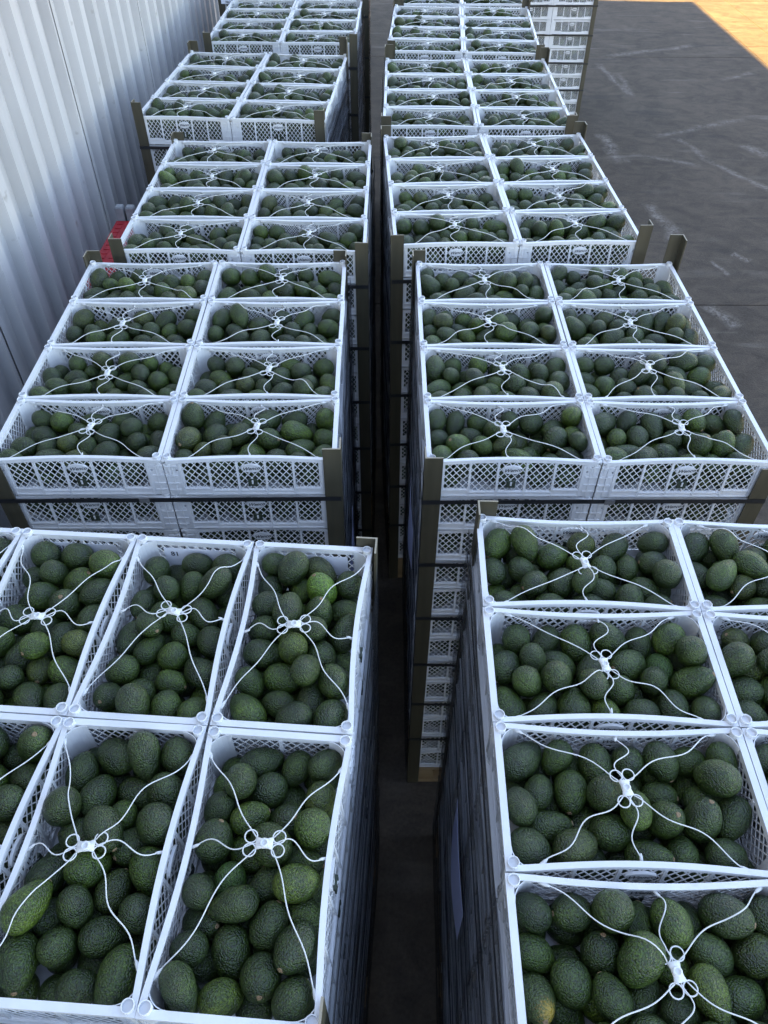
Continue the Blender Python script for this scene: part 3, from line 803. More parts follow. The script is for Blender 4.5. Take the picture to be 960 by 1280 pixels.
CRATE_PARTS = []   # name, mesh, [children]
CRATE_PARTS.append(('base', base_mb(), [M_CRATE], None))
for s in (-1, 1):
    CRATE_PARTS.append(('side_wall', side_wall(s), [M_CRATE], None))
    CRATE_PARTS.append(('end_wall', end_wall(s), [M_CRATE], None))
CRATE_PARTS.append(('rim', rim_mb(), [M_CRATE], None))
for sx in (-1, 1):
    for sy in (-1, 1):
        CRATE_PARTS.append(('corner_tube', corner_tube_mb(sx, sy), [M_CRATE], None))
for s in (-1, 1):
    CRATE_PARTS.append(('latch', latch_mb(s), [M_SLOT, M_CRATE], None))
    CRATE_PARTS.append(('name_plate', plate_mb(s), [M_CRATE], lettering_mb(s)))
CRATE_MESH = []
WHOLE = MB()
for (nm, mb, mats, sub) in CRATE_PARTS:
    CRATE_MESH.append((nm, mb.mesh(nm, mats), sub.mesh('lettering', [M_INK]) if sub else None))
    if nm == 'latch':
        WHOLE.merge(mb, {0: 2, 1: 0})
    else:
        WHOLE.merge(mb)
    if sub:
        WHOLE.merge(sub, {0: 1})
CRATE_WHOLE = WHOLE.mesh('crate', [M_CRATE, M_INK, M_SLOT])

def make_crate(M, detailed):
    if not detailed:
        return obj('crate', CRATE_WHOLE, None, M)
    c = obj('crate', None, None, M)
    c.empty_display_size = 0.05
    for (nm, me, sub) in CRATE_MESH:
        p = obj(nm, me, c)
        if sub:
            obj('lettering', sub, p)
    return c

# ------------------------------------------------------------------ avocados
AVO_TYPES = [(.083, .0635, .10), (.0745, .0650, .03), (.093, .0615, .20)]
AVO = np.array(AVO_DATA_FLAT, dtype=float).reshape(-1, 10)      # variant, type, x, y, z (mm), quaternion*99, scale*100
VARIANTS = []
for v in range(8):
    VARIANTS.append([r for r in AVO if int(r[0]) == v])

def avocado_mesh(L, D, k, seed):
    r_ = random.Random(seed)
    ns, nr = 22, 15
    ph = [r_.uniform(0, 6.28) for _ in range(6)]
    V = [(0, 0, L / 2 - 0.0012)]
    for i in range(1, nr):
        th = math.pi * i / nr
        z = L / 2 * math.cos(th)
        r = D / 2 * math.sin(th) * (1 - k * math.cos(th))
        for j in range(ns):
            a = 2 * math.pi * j / ns
            w = 1 + 0.018 * math.sin(2 * a + ph[0] + 2 * th) + 0.014 * math.sin(3 * a + ph[1] - 3 * th) + 0.010 * math.sin(5 * th + ph[2] + a)
            V.append((r * w * math.cos(a), r * w * math.sin(a) * 0.985, z * (1 + 0.006 * math.sin(a + ph[3])) + 0.02 * r * math.sin(a + ph[4])))
    V.append((0, 0, -L / 2))
    F = [(0, 1 + j, 1 + (j + 1) % ns) for j in range(ns)]
    for i in range(nr - 2):
        for j in range(ns):
            a, b2 = 1 + i * ns + j, 1 + i * ns + (j + 1) % ns
            F.append((a, a + ns, b2 + ns, b2))
    n = len(V) - 1
    F += [(n, 1 + (nr - 2) * ns + (j + 1) % ns, 1 + (nr - 2) * ns + j) for j in range(ns)]
    m = MB()
    m.add(V, F)
    return m.mesh('avocado_body', [M_AVO], True)
AVO_MESH = [avocado_mesh(L, D, k, 3 + i) for i, (L, D, k) in enumerate(AVO_TYPES)]
def stem_mesh(L):
    m = MB()
    n = 9
    V, F = [], []
    for (r, z) in ((0.0052, L / 2 - 0.0022), (0.0046, L / 2 - 0.0004), (0.0030, L / 2 + 0.0004), (0.0016, L / 2 - 0.0004)):
        for q in range(n):
            th = 2 * math.pi * q / n
            w = 1 + 0.12 * math.sin(3 * th + r * 900)
            V.append((r * w * math.cos(th), r * w * math.sin(th), z))
    for k in range(3):
        for q in range(n):
            F.append((k * n + q, k * n + (q + 1) % n, (k + 1) * n + (q + 1) % n, (k + 1) * n + q))
    F.append(tuple(3 * n + q for q in range(n)))
    m.add(V, F)
    return m.mesh('stem_scar', [M_STEM], True)
STEM_MESH = [stem_mesh(L) for (L, D, k) in AVO_TYPES]

def avocado_matrix(r):
    q = Quaternion((r[5], r[6], r[7], r[8])).normalized()
    s = r[9] / 100
    return Matrix.LocRotScale(Vector((r[2] / 1000, r[3] / 1000, r[4] / 1000 + 0.0085)), q, Vector((s, s, s)))

# ------------------------------------------------------------------ the stacks: x, y of the front centre, top height, yaw, columns, rows
DP = 0.2908
STACKS = {
    'R1': (0.708, 0.180, -1.400, -1.27, 2, 4), 'L1': (-0.674, 0.278, -1.393, -3.77, 4, 2),
    'R2': (0.620, 1.605, -1.443, 0.07, 2, 4), 'L2': (-0.636, 1.610, -1.446, 0.66, 2, 4),
    'R3': (0.536, 2.871, -1.415, 2.31, 2, 4), 'L3': (-0.575, 2.839, -1.435, -0.30, 2, 4),
    'R4': (0.486, 4.187, -1.427, -0.61, 2, 4), 'L4': (-0.812, 4.227, -1.407, -3.79, 2, 4),
    'R5': (0.503, 5.522, -1.431, -3.03, 2, 4), 'L5': (-0.701, 5.741, -1.436, -0.99, 2, 4),
    'R6': (0.585, 6.800, -1.440, 0.30, 2, 4), 'L6': (-0.730, 7.080, -1.440, 0.30, 4, 2),
    'T': (1.915, 10.20, -1.440, 0.40, 2, 4),
    'R0': (0.70, -1.12, -1.440, 0.5, 2, 4), 'L0': (-0.70, -1.02, -1.440, -1.0, 2, 4),  # unseen pair behind the camera, added to block light from there
}
TIERS = 13
SNAME = {'T': 'lone far right stack', 'R0': 'unseen hindmost right stack', 'L0': 'unseen hindmost left stack'}
for k in range(6):
    SNAME['L%d' % (k + 1)] = ('nearest' if k == 0 else ORD[k]) + ' left stack'
    SNAME['R%d' % (k + 1)] = ('nearest' if k == 0 else ORD[k]) + ' right stack'

def stack_matrix(key):
    x, y, z, yaw, nx, ny = STACKS[key]
    return Matrix.Translation((x, y, 0)) @ Matrix.Rotation(R(yaw), 4, 'Z')

def project(p):
    """pixel of a point in the 960 x 1280 photograph and its depth"""
    q = cam.matrix_world.inverted() @ Vector(p)
    return 480 + FPX * q.x / -q.z, 640 - FPX * q.y / -q.z, -q.z

cells = []      # dicts for every crate
for key, (x, y, ztop, yaw, nx, ny) in STACKS.items():
    SM = stack_matrix(key)
    top = CAM_H + ztop
    wx, dy = (0.5, DP) if nx == 2 else (DP, 0.5)
    for t in range(TIERS):
        zb = top - 0.143 - t * TIER
        for i in range(nx):
            for j in range(ny):
                cx, cy = (i + 0.5 - nx / 2) * wx, (j + 0.5) * dy
                jx, jy, jr = rng.uniform(-.0015, .0015), rng.uniform(-.0015, .0015), rng.uniform(-.35, .35)
                flip = rng.random() < 0.5
                rz = (90 if nx == 4 else 0) + jr
                M = SM @ Matrix.Translation((cx + jx, cy + jy, zb)) @ Matrix.Rotation(R(rz), 4, 'Z')
                cells.append(dict(key=key, t=t, i=i, j=j, M=M, var=rng.randrange(8), flip=flip, lim=rng.choice((122, 126, 130)) if key in ('L1', 'R1') else rng.choice((106, 112, 116, 121)), loc=(cx, cy, zb), size=(wx, dy)))

# which crates the photograph shows, by casting rays at plain boxes
def first_hits(W, H):
    us = (np.arange(W) + 0.5) / W * 960
    vs_ = (np.arange(H) + 0.5) / H * 1280
    U, Vv = np.meshgrid(us, vs_)
    d = np.stack([(U - 480) / FPX, -(Vv - 640) / FPX, -np.ones_like(U)], -1).reshape(-1, 3)
    Rm = np.array(cam.matrix_world.to_3x3())
    return d @ Rm.T
rays = first_hits(160, 213)
org = np.array([0, 0, CAM_H])
best = np.full(len(rays), 1e9)
who = np.full(len(rays), -1)
for key in STACKS:
    SMi = np.array(stack_matrix(key).inverted())
    d = rays @ SMi[:3, :3].T
    o_ = SMi[:3, :3] @ org + SMi[:3, 3]
    d = np.where(np.abs(d) < 1e-9, 1e-9, d)
    for idx, c_ in enumerate(cells):
        if c_['key'] != key:
            continue
        (cx, cy, zb), (wx, dy) = c_['loc'], c_['size']
        lo = (np.array([cx - wx / 2, cy - dy / 2, zb]) - o_) / d
        hi = (np.array([cx + wx / 2, cy + dy / 2, zb + 0.143]) - o_) / d
        t0 = np.minimum(lo, hi).max(1)
        t1 = np.maximum(lo, hi).min(1)
        hit = (t1 > t0) & (t0 > 0) & (t0 < best)
        best[hit] = t0[hit]
        who[hit] = idx
count = np.bincount(who[who >= 0], minlength=len(cells))
order = [k for k in np.argsort(-count, kind='stable') if count[k] > 0]
single = set(order[:292])

def col_words(c_):
    nx = c_['size'][0] < 0.4 and 4 or 2
    key = c_['key']
    if nx == 4:
        return ORD[3 - c_['i']] + ' aisle column'
    inner = (c_['i'] == 1) if key[0] == 'L' else (c_['i'] == 0)
    if key == 'T':
        return 'left column' if c_['i'] == 0 else 'right column'
    if key[0] == 'L':
        return 'aisle-side column' if inner else 'wall-side column'
    return 'aisle-side column' if inner else 'yard-side column'
def tier_words(t):
    return 'top tier' if t == 0 else ORD[t] + ' tier down'
def row_words(c_):
    return ORD[c_['j']] + ' row'

crate_obj = {}
for idx in sorted(single):
    c_ = cells[idx]
    detailed = (c_['t'] == 0 and c_['key'] in ('L1', 'L2', 'L3', 'R1', 'R2', 'R3')) or (c_['t'] in (1, 2) and c_['j'] == 0 and c_['key'] in ('L2', 'R2'))
    o = make_crate(c_['M'], detailed)
    tag(o, 'white lattice crate, %s, %s, %s, %s' % (tier_words(c_['t']), row_words(c_), col_words(c_), SNAME[c_['key']]), 'crate', 'white plastic avocado crates stacked on pallets')
    crate_obj[idx] = o

# ------------------------------------------------------------------ geometry-node scatter for what is past the limit
def scatter(name, kinds, mats, idxs):
    """one object: points that carry a kind, a rotation and a scale, and the sources placed on them"""
    me = bpy.data.meshes.new(name)
    locs, rots, scs = [], [], []
    for M in mats:
        l, q, s = M.decompose()
        locs.append(tuple(l))
        rots.append(tuple(q.to_euler()))
        scs.append(s.x)
    me.from_pydata(locs, [], [])
    a = me.attributes.new('turn', 'FLOAT_VECTOR', 'POINT')
    a.data.foreach_set('vector', np.array(rots, dtype=np.float32).ravel())
    a = me.attributes.new('size', 'FLOAT', 'POINT')
    a.data.foreach_set('value', np.array(scs, dtype=np.float32))
    a = me.attributes.new('sort', 'INT', 'POINT')
    a.data.foreach_set('value', np.array(idxs, dtype=np.int32))
    o = obj(name, me)
    ng = bpy.data.node_groups.new(name, 'GeometryNodeTree')
    ng.interface.new_socket('Geometry', in_out='INPUT', socket_type='NodeSocketGeometry')
    ng.interface.new_socket('Geometry', in_out='OUTPUT', socket_type='NodeSocketGeometry')
    gi, go = ng.nodes.new('NodeGroupInput'), ng.nodes.new('NodeGroupOutput')
    join = ng.nodes.new('GeometryNodeJoinGeometry')
    def attr(nm, ty):
        n = ng.nodes.new('GeometryNodeInputNamedAttribute')
        n.data_type = ty
        n.inputs['Name'].default_value = nm
        return n.outputs['Attribute']
    turn, size, sort = attr('turn', 'FLOAT_VECTOR'), attr('size', 'FLOAT'), attr('sort', 'INT')
    for k, src in enumerate(kinds):
        cmp_ = ng.nodes.new('FunctionNodeCompare')
        cmp_.data_type = 'INT'
        cmp_.operation = 'EQUAL'
        ins = [s for s in cmp_.inputs if s.type == 'INT' and s.enabled]
        ng.links.new(sort, ins[0])
        ins[1].default_value = k
        oi = ng.nodes.new('GeometryNodeObjectInfo')
        oi.inputs['Object'].default_value = src
        oi.inputs['As Instance'].default_value = True
        ip = ng.nodes.new('GeometryNodeInstanceOnPoints')
        ng.links.new(gi.outputs[0], ip.inputs['Points'])
        ng.links.new(cmp_.outputs[0], ip.inputs['Selection'])
        ng.links.new(oi.outputs['Geometry'], ip.inputs['Instance'])
        ng.links.new(turn, ip.inputs['Rotation'])
        ng.links.new(size, ip.inputs['Scale'])
        ng.links.new(ip.outputs[0], join.inputs[0])
    ng.links.new(join.outputs[0], go.inputs[0])
    md = o.modifiers.new('scatter', 'NODES')
    md.node_group = ng
    return o

whole_src = next(crate_obj[k] for k in crate_obj if crate_obj[k].type == 'MESH')
rest = [c_['M'] for k, c_ in enumerate(cells) if k not in single]
so = scatter('stacked_crates', [whole_src], rest, [0] * len(rest))
tag(so, 'remaining white lattice crates deep inside the stacks', 'crates', kind='stuff')

# ------------------------------------------------------------------ fruit in the crates
fruit = []      # matrix, type, cell index
for k, c_ in enumerate(cells):
    F_ = Matrix.Rotation(math.pi, 4, 'Z') if c_['flip'] else Matrix()
    lim = c_['lim'] if c_['t'] == 0 else 100
    for r in VARIANTS[c_['var']]:
        if r[4] > lim:
            continue
        if c_['t'] > 0 and abs(r[2]) < 150 and abs(r[3]) < 35:
            continue            # the middle of a covered crate cannot be seen
        fruit.append((c_['M'] @ F_ @ avocado_matrix(r), int(r[1]), k))
# the 300 that show largest
cand = [n for n, f in enumerate(fruit) if cells[f[2]]['t'] == 0 and cells[f[2]]['key'] in ('L1', 'R1', 'L2', 'R2')]
rays2 = first_hits(240, 320)
ln2 = (rays2 ** 2).sum(1)
best2 = np.full(len(rays2), 1e9)
who2 = np.full(len(rays2), -1)
for n in cand:
    M = fruit[n][0]
    oc = org - np.array(M.translation)
    rad = 0.0345 * M.to_scale().x
    bq = rays2 @ oc
    disc = bq * bq - ln2 * (oc @ oc - rad * rad)
    ok = disc > 0
    t_ = np.where(ok, (-bq - np.sqrt(np.where(ok, disc, 0))) / ln2, 1e9)
    hit = t_ < best2
    best2[hit] = t_[hit]
    who2[hit] = n
cnt2 = np.bincount(who2[who2 >= 0], minlength=len(fruit))
pick = sorted(cand, key=lambda n: -cnt2[n])[:298]
pick = [n for n in pick if cnt2[n] > 0]
pickset = set(pick)

# fruit that the photograph singles out by colour: pixel and kind
SPECIAL = [((270, 1115), 'green'), ((820, 822), 'green'), ((400, 725), 'green'), ((660, 1240), 'yellow')]
spec = {}
for (uv, what) in SPECIAL:
    bn, bd = None, 1e9
    for n in pick:
        if n in spec or cnt2[n] < 12:
            continue
        u, v, _ = project(fruit[n][0].translation)
        dd = math.hypot(u - uv[0], v - uv[1])
        if dd < bd:
            bn, bd = n, dd
    spec[bn] = what

crate_short = {}
def crate_phrase(k):
    c_ = cells[k]
    return '%s, %s, %s' % (row_words(c_), col_words(c_), SNAME[c_['key']])
bycell = {}
for n in pick:
    bycell.setdefault(fruit[n][2], []).append(n)
label_of = {}
for k, ns in bycell.items():
    M = cells[k]['M']
    hx, hy = (0.23, 0.125)
    bins = {}
    for n in ns:
        p = M.inverted() @ fruit[n][0].translation
        a, d = p.x, p.y
        if cells[k]['size'][0] < 0.4:       # turned crate: its long side runs away from the camera
            a, d = -p.y / 0.125, p.x / 0.23
        else:
            a, d = p.x / 0.23, p.y / 0.125
        ci = min(2, max(0, int((a + 1) / 2 * 3)))
        cj = min(2, max(0, int((d + 1) / 2 * 3)))
        bins.setdefault((ci, cj), []).append(n)
    for (ci, cj), nn in bins.items():
        nn.sort(key=lambda n: project(fruit[n][0].translation)[0])
        place = {(0, 0): 'near left', (1, 0): 'near middle', (2, 0): 'near right', (0, 1): 'left side', (1, 1): 'centre', (2, 1): 'right side',
                 (0, 2): 'far left', (1, 2): 'far middle', (2, 2): 'far right'}[(ci, cj)]
        for q, n in enumerate(nn):
            if len(nn) == 1:
                w = 'avocado %s' % place
            elif q == 0:
                w = 'leftmost avocado %s' % place
            elif q == len(nn) - 1:
                w = 'rightmost avocado %s' % place
            else:
                w = '%s avocado from left, %s' % (ORD[q], place)
            label_of[n] = '%s, %s' % (w, crate_phrase(k))
for n in pick:
    M, ty, k = fruit[n]
    o = obj('avocado', AVO_MESH[ty], None, M)
    lab = label_of[n]
    what = spec.get(n)
    if what:
        o.material_slots[0].link = 'OBJECT'
        o.material_slots[0].material = M_AVO_GREEN if what == 'green' else M_AVO_YELLOW
        lab = ('bright green ' if what == 'green' else 'yellow-patched ') + lab
        if what == 'yellow':
            # stem end with the patch looks up at the sky
            o.matrix_local = Matrix.Translation(M.translation) @ Euler((R(52), R(10), 0)).to_matrix().to_4x4() @ Matrix.Scale(M.to_scale().x, 4)
    elif len(lab.split()) < 16:
        lab = 'dark ' + lab
    tag(o, lab, 'avocado', 'avocados heaped in the nearest crates')
    obj('stem_scar', STEM_MESH[ty], o)
srcs = []
for ty in range(3):
    srcs.append(next(o for o in COL.objects if o.data == AVO_MESH[ty] and o.material_slots[0].link == 'DATA'))
ms_, ks_ = [], []
for n, (M, ty, k) in enumerate(fruit):
    if n not in pickset:
        ms_.append(M)
        ks_.append(ty)
ao = scatter('avocados', srcs, ms_, ks_)
tag(ao, 'dark green avocados filling the other crates of all stacks', 'avocados', kind='stuff')

# ------------------------------------------------------------------ hold-down ties over the open crates
def fruit_height(c_):
    """height of the fruit in a crate as a function of x, y in the crate"""
    F_ = Matrix.Rotation(math.pi, 4, 'Z') if c_['flip'] else Matrix()
    pts = []
    for r in VARIANTS[c_['var']]:
        if r[4] > c_['lim']:
            continue
        M = F_ @ avocado_matrix(r)
        ax = M.to_3x3() @ Vector((0, 0, 1))
        L, D, kk = AVO_TYPES[int(r[1])]
        s = r[9] / 100
        ax.normalize()
        for q in (-1, 0, 1):
            pts.append((M.translation + ax * (q * (L - D) * 0.5 * s), D / 2 * s))
    def h(x, y):
        z = 0.0
        for (p, rad) in pts:
            d2 = (p.x - x) ** 2 + (p.y - y) ** 2
            if d2 < rad * rad:
                z = max(z, p.z + math.sqrt(rad * rad - d2))
        return z
    return h

def wavy(p0, p1, amp, waves, n, h, r=0.0016, ph=0.0, lift=0.010, env=True):
    p0, p1 = Vector(p0), Vector(p1)
    d = p1 - p0
    side = Vector((-d.y, d.x, 0)).normalized()
    pts = []
    for k in range(n + 1):
        t = k / n
        e = math.sin(math.pi * t) ** 0.6 if env else 1.0
        q = p0 + d * t + side * (amp * e * math.sin(2 * math.pi * waves * t + ph))
        q.z += lift * math.sin(math.pi * t)
        pts.append(q)
    zs = [max(q.z, h(q.x, q.y) + 0.0022) for q in pts]
    for _ in range(3):
        zs = [zs[0]] + [max(zs[k], 0.25 * zs[k - 1] + 0.5 * zs[k] + 0.25 * zs[k + 1]) for k in range(1, n)] + [zs[-1]]
    zs[-1] = p1.z
    for q, z in zip(pts, zs):
        q.z = z
    return pts

def tie_parts(c_, r_):
    h = fruit_height(c_)
    hx, hy = r_.uniform(-0.024, 0.024), r_.uniform(-0.014, 0.014)
    hz = max(0.146, h(hx, hy) + 0.003, h(hx + .02, hy) + .001, h(hx - .02, hy) + .001) + r_.uniform(0.0, 0.006)
    a = R(r_.uniform(-16, 16))
    ca, sa = math.cos(a), math.sin(a)
    def L(x, y, z=0.0):
        return (hx + ca * x - sa * y, hy + sa * x + ca * y, hz + z)
    parts = []
    m = MB()
    # hub: waisted plate with a domed button
    out = [(-0.0110, -0.0150), (-0.003, -0.0155), (0.003, -0.0155), (0.0110, -0.0150), (0.0085, -0.006), (0.0085, 0.006), (0.0110, 0.0150), (0.003, 0.0155), (-0.003, 0.0155), (-0.0110, 0.0150), (-0.0085, 0.006), (-0.0085, -0.006)]
    n = len(out)
    V = [L(x, y, -0.0016) for x, y in out] + [L(x, y, 0.0016) for x, y in out]
    m.add(V, [tuple(range(n))[::-1], tuple(range(n, 2 * n))] + [(q, (q + 1) % n, n + (q + 1) % n, n + q) for q in range(n)])
    V, F = [], []
    nn = 12
    for (rr, z) in ((0.0085, 0.001), (0.0085, 0.0042), (0.0066, 0.0060), (0.0046, 0.0060), (0.0042, 0.0040)):
        for q in range(nn):
            th = 2 * math.pi * q / nn
            V.append(L(rr * math.cos(th), rr * math.sin(th), z))
    for k in range(4):
        for q in range(nn):
            F.append((k * nn + q, k * nn + (q + 1) % nn, (k + 1) * nn + (q + 1) % nn, (k + 1) * nn + q))
    F.append(tuple(4 * nn + q for q in range(nn)))
    m.add(V, F)
    parts.append(('hub', m))
    for sx in (-1, 1):
        for sy in (-1, 1):
            m = MB()
            K = 18
            m.tube([L(sx * 0.0118 + 0.0112 * math.cos(2 * math.pi * k / K), sy * 0.0250 + 0.0112 * math.sin(2 * math.pi * k / K)) for k in range(K)], 0.00130, 6, closed=True)
            parts.append(('ring', m))
    for sx in (-1, 1):
        for sy in (-1, 1):
            m = MB()
            ex = sx * r_.uniform(0.186, 0.214)
            ey = sy * (0.1370 - bowf(ex))
            p0 = L(sx * 0.0105, sy * 0.0155)
            pts = wavy(p0, (ex, ey, 0.134), 0.0070 * r_.uniform(0.4, 1.5) * sx * sy, r_.uniform(1.0, 1.7), 26, h, ph=r_.uniform(-.7, .7))
            m.tube(pts[:-1], 0.00118, 6)
            # flared tab hooked under the rim
            d = (pts[-1] - pts[-4]).normalized()
            q0 = pts[-1] - d * 0.016
            m.tube([q0 - d * 0.006, q0, q0 + d * 0.008, q0 + d * 0.016], 0.003, 6, rs=[0.00118, 0.0034, 0.0044, 0.0036])
            parts.append(('arm', m))
    for sy in (-1, 1):
        m = MB()
        ex = hx + r_.uniform(-0.012, 0.012)
        ey = sy * (0.1370 - bowf(ex))
        pts = wavy(L(0, sy * 0.015), (ex, ey, 0.134), 0.0165 * r_.uniform(0.7, 1.3), r_.uniform(0.85, 1.15), 26, h, lift=0.008)
        m.tube(pts[:-1], 0.00118, 6)
        d = (pts[-1] - pts[-3]).normalized()
        q0 = pts[-1] - d * 0.014
        m.tube([q0 - d * 0.005, q0, q0 + d * 0.014], 0.003, 6, rs=[0.00118, 0.0028, 0.0036])
        parts.append(('arm', m))
    return parts

r_t = random.Random(77)
far_tie = {}
for k, c_ in enumerate(cells):
    if c_['t'] or k not in single:
        continue
    lab = 'white plastic hold-down tie over top crate, %s, %s, %s' % (row_words(c_), col_words(c_), SNAME[c_['key']])
    parts = tie_parts(c_, r_t)
    if c_['key'] in ('L1', 'L2', 'L3', 'R1', 'R2', 'R3'):
        o = obj('hold_down_tie', None, None, c_['M'])
        o.empty_display_size = 0.03
        for nm, mb in parts:
            obj(nm, mb.mesh(nm, [M_TIE], True), o)
    else:
        w = MB()
        for nm, mb in parts:
            w.merge(mb)
        o = obj('hold_down_tie', w.mesh('hold_down_tie', [M_TIE], True), None, c_['M'])
    tag(o, lab, 'tie', 'white ties over the open crates')

# ------------------------------------------------------------------ pallets, corner boards, straps
def pallet_parts(w, d, hgt):
    """boards along x on blocks; origin at the front centre on the ground"""
    P_ = []
    bh = 0.018
    blk = hgt - 3 * bh
    for k in range(3):
        m = MB(); y = (0.05, d / 2, d - 0.05)[k]
        m.box(-w / 2, w / 2, y - 0.05, y + 0.05, 0.001, bh)
        P_.append(('bottom_board', m))
        for x in (-w / 2 + 0.06, 0, w / 2 - 0.06):
            m = MB(); m.box(x - 0.055, x + 0.055, y - 0.048, y + 0.048, bh + 0.0005, bh + blk)
            P_.append(('block', m))
    for x in (-w / 2 + 0.06, 0, w / 2 - 0.06):
        m = MB(); m.box(x - 0.05, x + 0.05, 0, d, bh + blk + 0.0005, 2 * bh + blk)
        P_.append(('stringer_board', m))
    nb = 8
    for k in range(nb):
        y = 0.045 + (d - 0.09) * k / (nb - 1)
        m = MB(); m.box(-w / 2, w / 2, y - 0.044, y + 0.044, 2 * bh + blk + 0.0005, hgt)
        P_.append(('deck_board', m))
    return P_

# how far each board stands above the rim: front left, front right, back left, back right
PROUD = {'L1': (.03, .02, .03, .03), 'R1': (.03, .03, .05, .03), 'L2': (.00, .045, .045, .045), 'R2': (.02, -.02, .05, .115),
         'L3': (.05, .04, .04, .04), 'R3': (.045, .07, .05, .06), 'L4': (.07, .055, .06, .10), 'R4': (.05, .06, .08, .07),
         'L5': (.055, .055, .05, .05), 'R5': (.06, .05, .07, .06), 'L6': (.12, .05, .05, .05), 'R6': (.06, .06, .05, .05), 'T': (.05, .05, .05, .05), 'R0': (.03,) * 4, 'L0': (.03,) * 4}
def board_mesh(z0, z1, sx, sy):
    """L section hugging the corner; sx, sy point away from the stack"""
    m = MB()
    t, w = 0.0045, 0.047
    prof = [(t, t), (-w, t), (-w, 0.0), (-0.0015, 0.0), (0.0, -0.0015), (0.0, -w), (t, -w)]
    n = len(prof)
    V = []
    K = 3
    for k in range(K + 1):
        z = z0 + (z1 - z0) * k / K
        V += [(sx * a, sy * b2, z) for a, b2 in prof]
    F = []
    for k in range(K):
        for q in range(n):
            F.append((k * n + q, k * n + (q + 1) % n, (k + 1) * n + (q + 1) % n, (k + 1) * n + q))
    m.add(V, F, 0)
    top = [(K * n + q) for q in range(n)]
    m.f += [(top[0], top[1], top[2], top[3]), (top[0], top[3], top[4]), (top[0], top[4], top[5], top[6])]
    m.m += [1, 1, 1]
    return m.mesh('corner_board', [M_POST, M_POST_EDGE])
r_s = random.Random(5)
for key, (x, y, ztop, yaw, nx, ny) in STACKS.items():
    SM = stack_matrix(key)
    top = CAM_H + ztop
    w, d = (1.0, 4 * DP) if nx == 2 else (4 * DP, 1.0)
    hp = top - 0.143 - 12 * TIER - 0.001
    po = obj('wooden_pallet', None, None, SM)
    for nm, mb in pallet_parts(w, d, hp):
        obj(nm, mb.mesh(nm, [M_WOOD]), po)
    tag(po, 'wooden pallet under the %s' % SNAME[key], 'pallet', 'wooden pallets under the stacks')
    g_ = 0.001
    for q, (sx, sy) in enumerate(((-1, -1), (1, -1), (-1, 1), (1, 1))):
        cx, cy = sx * (w / 2 + g_), (-g_ if sy < 0 else d + g_)
        lean = Matrix.Rotation(R(r_s.uniform(-.35, .35)), 4, 'Y')
        M = SM @ Matrix.Translation((cx, cy, 0)) @ lean
        o = obj('corner_board', board_mesh(0.006, top + PROUD[key][q], sx, sy), None, M)
        tag(o, 'olive brown corner board, %s %s corner of %s' % ('front' if sy < 0 else 'back', 'left' if sx < 0 else 'right', SNAME[key]), 'corner board', 'upright corner boards')
    for s_ in range(6):
        zc = top - 0.149 - 2 * TIER * s_
        e = 0.0075
        m = MB()
        x0_, x1_, y0_, y1_ = -w / 2 - e, w / 2 + e, -e, d + e
        loop = []
        sag = r_s.uniform(-.004, .004)
        tilt = r_s.uniform(-.010, .010)
        def side(ax, ay, bx, by, n=8):
            for k in range(n):
                t = k / n
                b2 = math.sin(math.pi * t)
                loop.append((ax + (bx - ax) * t, ay + (by - ay) * t, zc + tilt * (ax + (bx - ax) * t) / w + sag * b2))
        side(x0_, y0_, x1_, y0_)
        side(x1_, y0_, x1_, y1_)
        side(x1_, y1_, x0_, y1_)
        side(x0_, y1_, x0_, y0_)
        K = len(loop)
        ctr = Vector((0, d / 2, 0))
        V, F = [], []
        for (a, b2, z) in loop:
            for (oo, zz) in ((0, -0.008), (0.0012, -0.008), (0.0012, 0.008), (0, 0.008)):
                V.append((a + oo * (1 if a > 0 else -1), b2 + oo * (1 if b2 > d / 2 else -1), z + zz))
        for k in range(K):
            k2 = (k + 1) % K
            for q in range(4):
                F.append((4 * k + q, 4 * k + (q + 1) % 4, 4 * k2 + (q + 1) % 4, 4 * k2 + q))
        m.add(V, F)
        o = obj('strap', m.mesh('strap', [M_STRAP]), None, SM)
        tag(o, 'black strap around %s, %s' % (SNAME[key], 'topmost' if s_ == 0 else ORD[s_] + ' from the top'), 'strap', 'black straps around the stacks')
        if s_ == 0:
            m = MB()
            bxp = r_s.uniform(-0.1, 0.05)
            m.box(bxp, bxp + 0.03, y0_ - 0.0032, y0_ - 0.0014, zc - 0.0088, zc + 0.0088)
            for k in range(3):
                m.box(bxp + 0.004 + 0.009 * k, bxp + 0.008 + 0.009 * k, y0_ - 0.0042, y0_ - 0.0030, zc - 0.0086, zc + 0.0086)
            obj('seal', m.mesh('seal', [M_BUCKLE]), o)

# ------------------------------------------------------------------ wrinkled stretch film on the aisle sides, tinted grey to deepen their shade
M_FILM = bpy.data.materials.new('stretch_film')
M_FILM.use_nodes = True
nt, b, out = nodes(M_FILM)
b.inputs['Base Color'].default_value = (0.055, 0.058, 0.066, 1)
b.inputs['Roughness'].default_value = 0.16
tp = N(nt, 'ShaderNodeBsdfTransparent')
tp.inputs['Color'].default_value = (0.66, 0.68, 0.71, 1)  # grey tint darkens the crates behind, putting aisle shade into the film
tc = N(nt, 'ShaderNodeTexCoord')
mp = N(nt, 'ShaderNodeMapping')
mp.inputs['Scale'].default_value = (1, 1.6, 15)
nt.links.new(tc.outputs['Object'], mp.inputs[0])
fn = N(nt, 'ShaderNodeTexNoise', Scale=3.0, Detail=6.0, Roughness=0.65, Distortion=0.4)
nt.links.new(mp.outputs[0], fn.inputs['Vector'])
bp = N(nt, 'ShaderNodeBump', Strength=1.0, Distance=0.02)
nt.links.new(fn.outputs[0], bp.inputs['Height'])
nt.links.new(bp.outputs[0], b.inputs['Normal'])
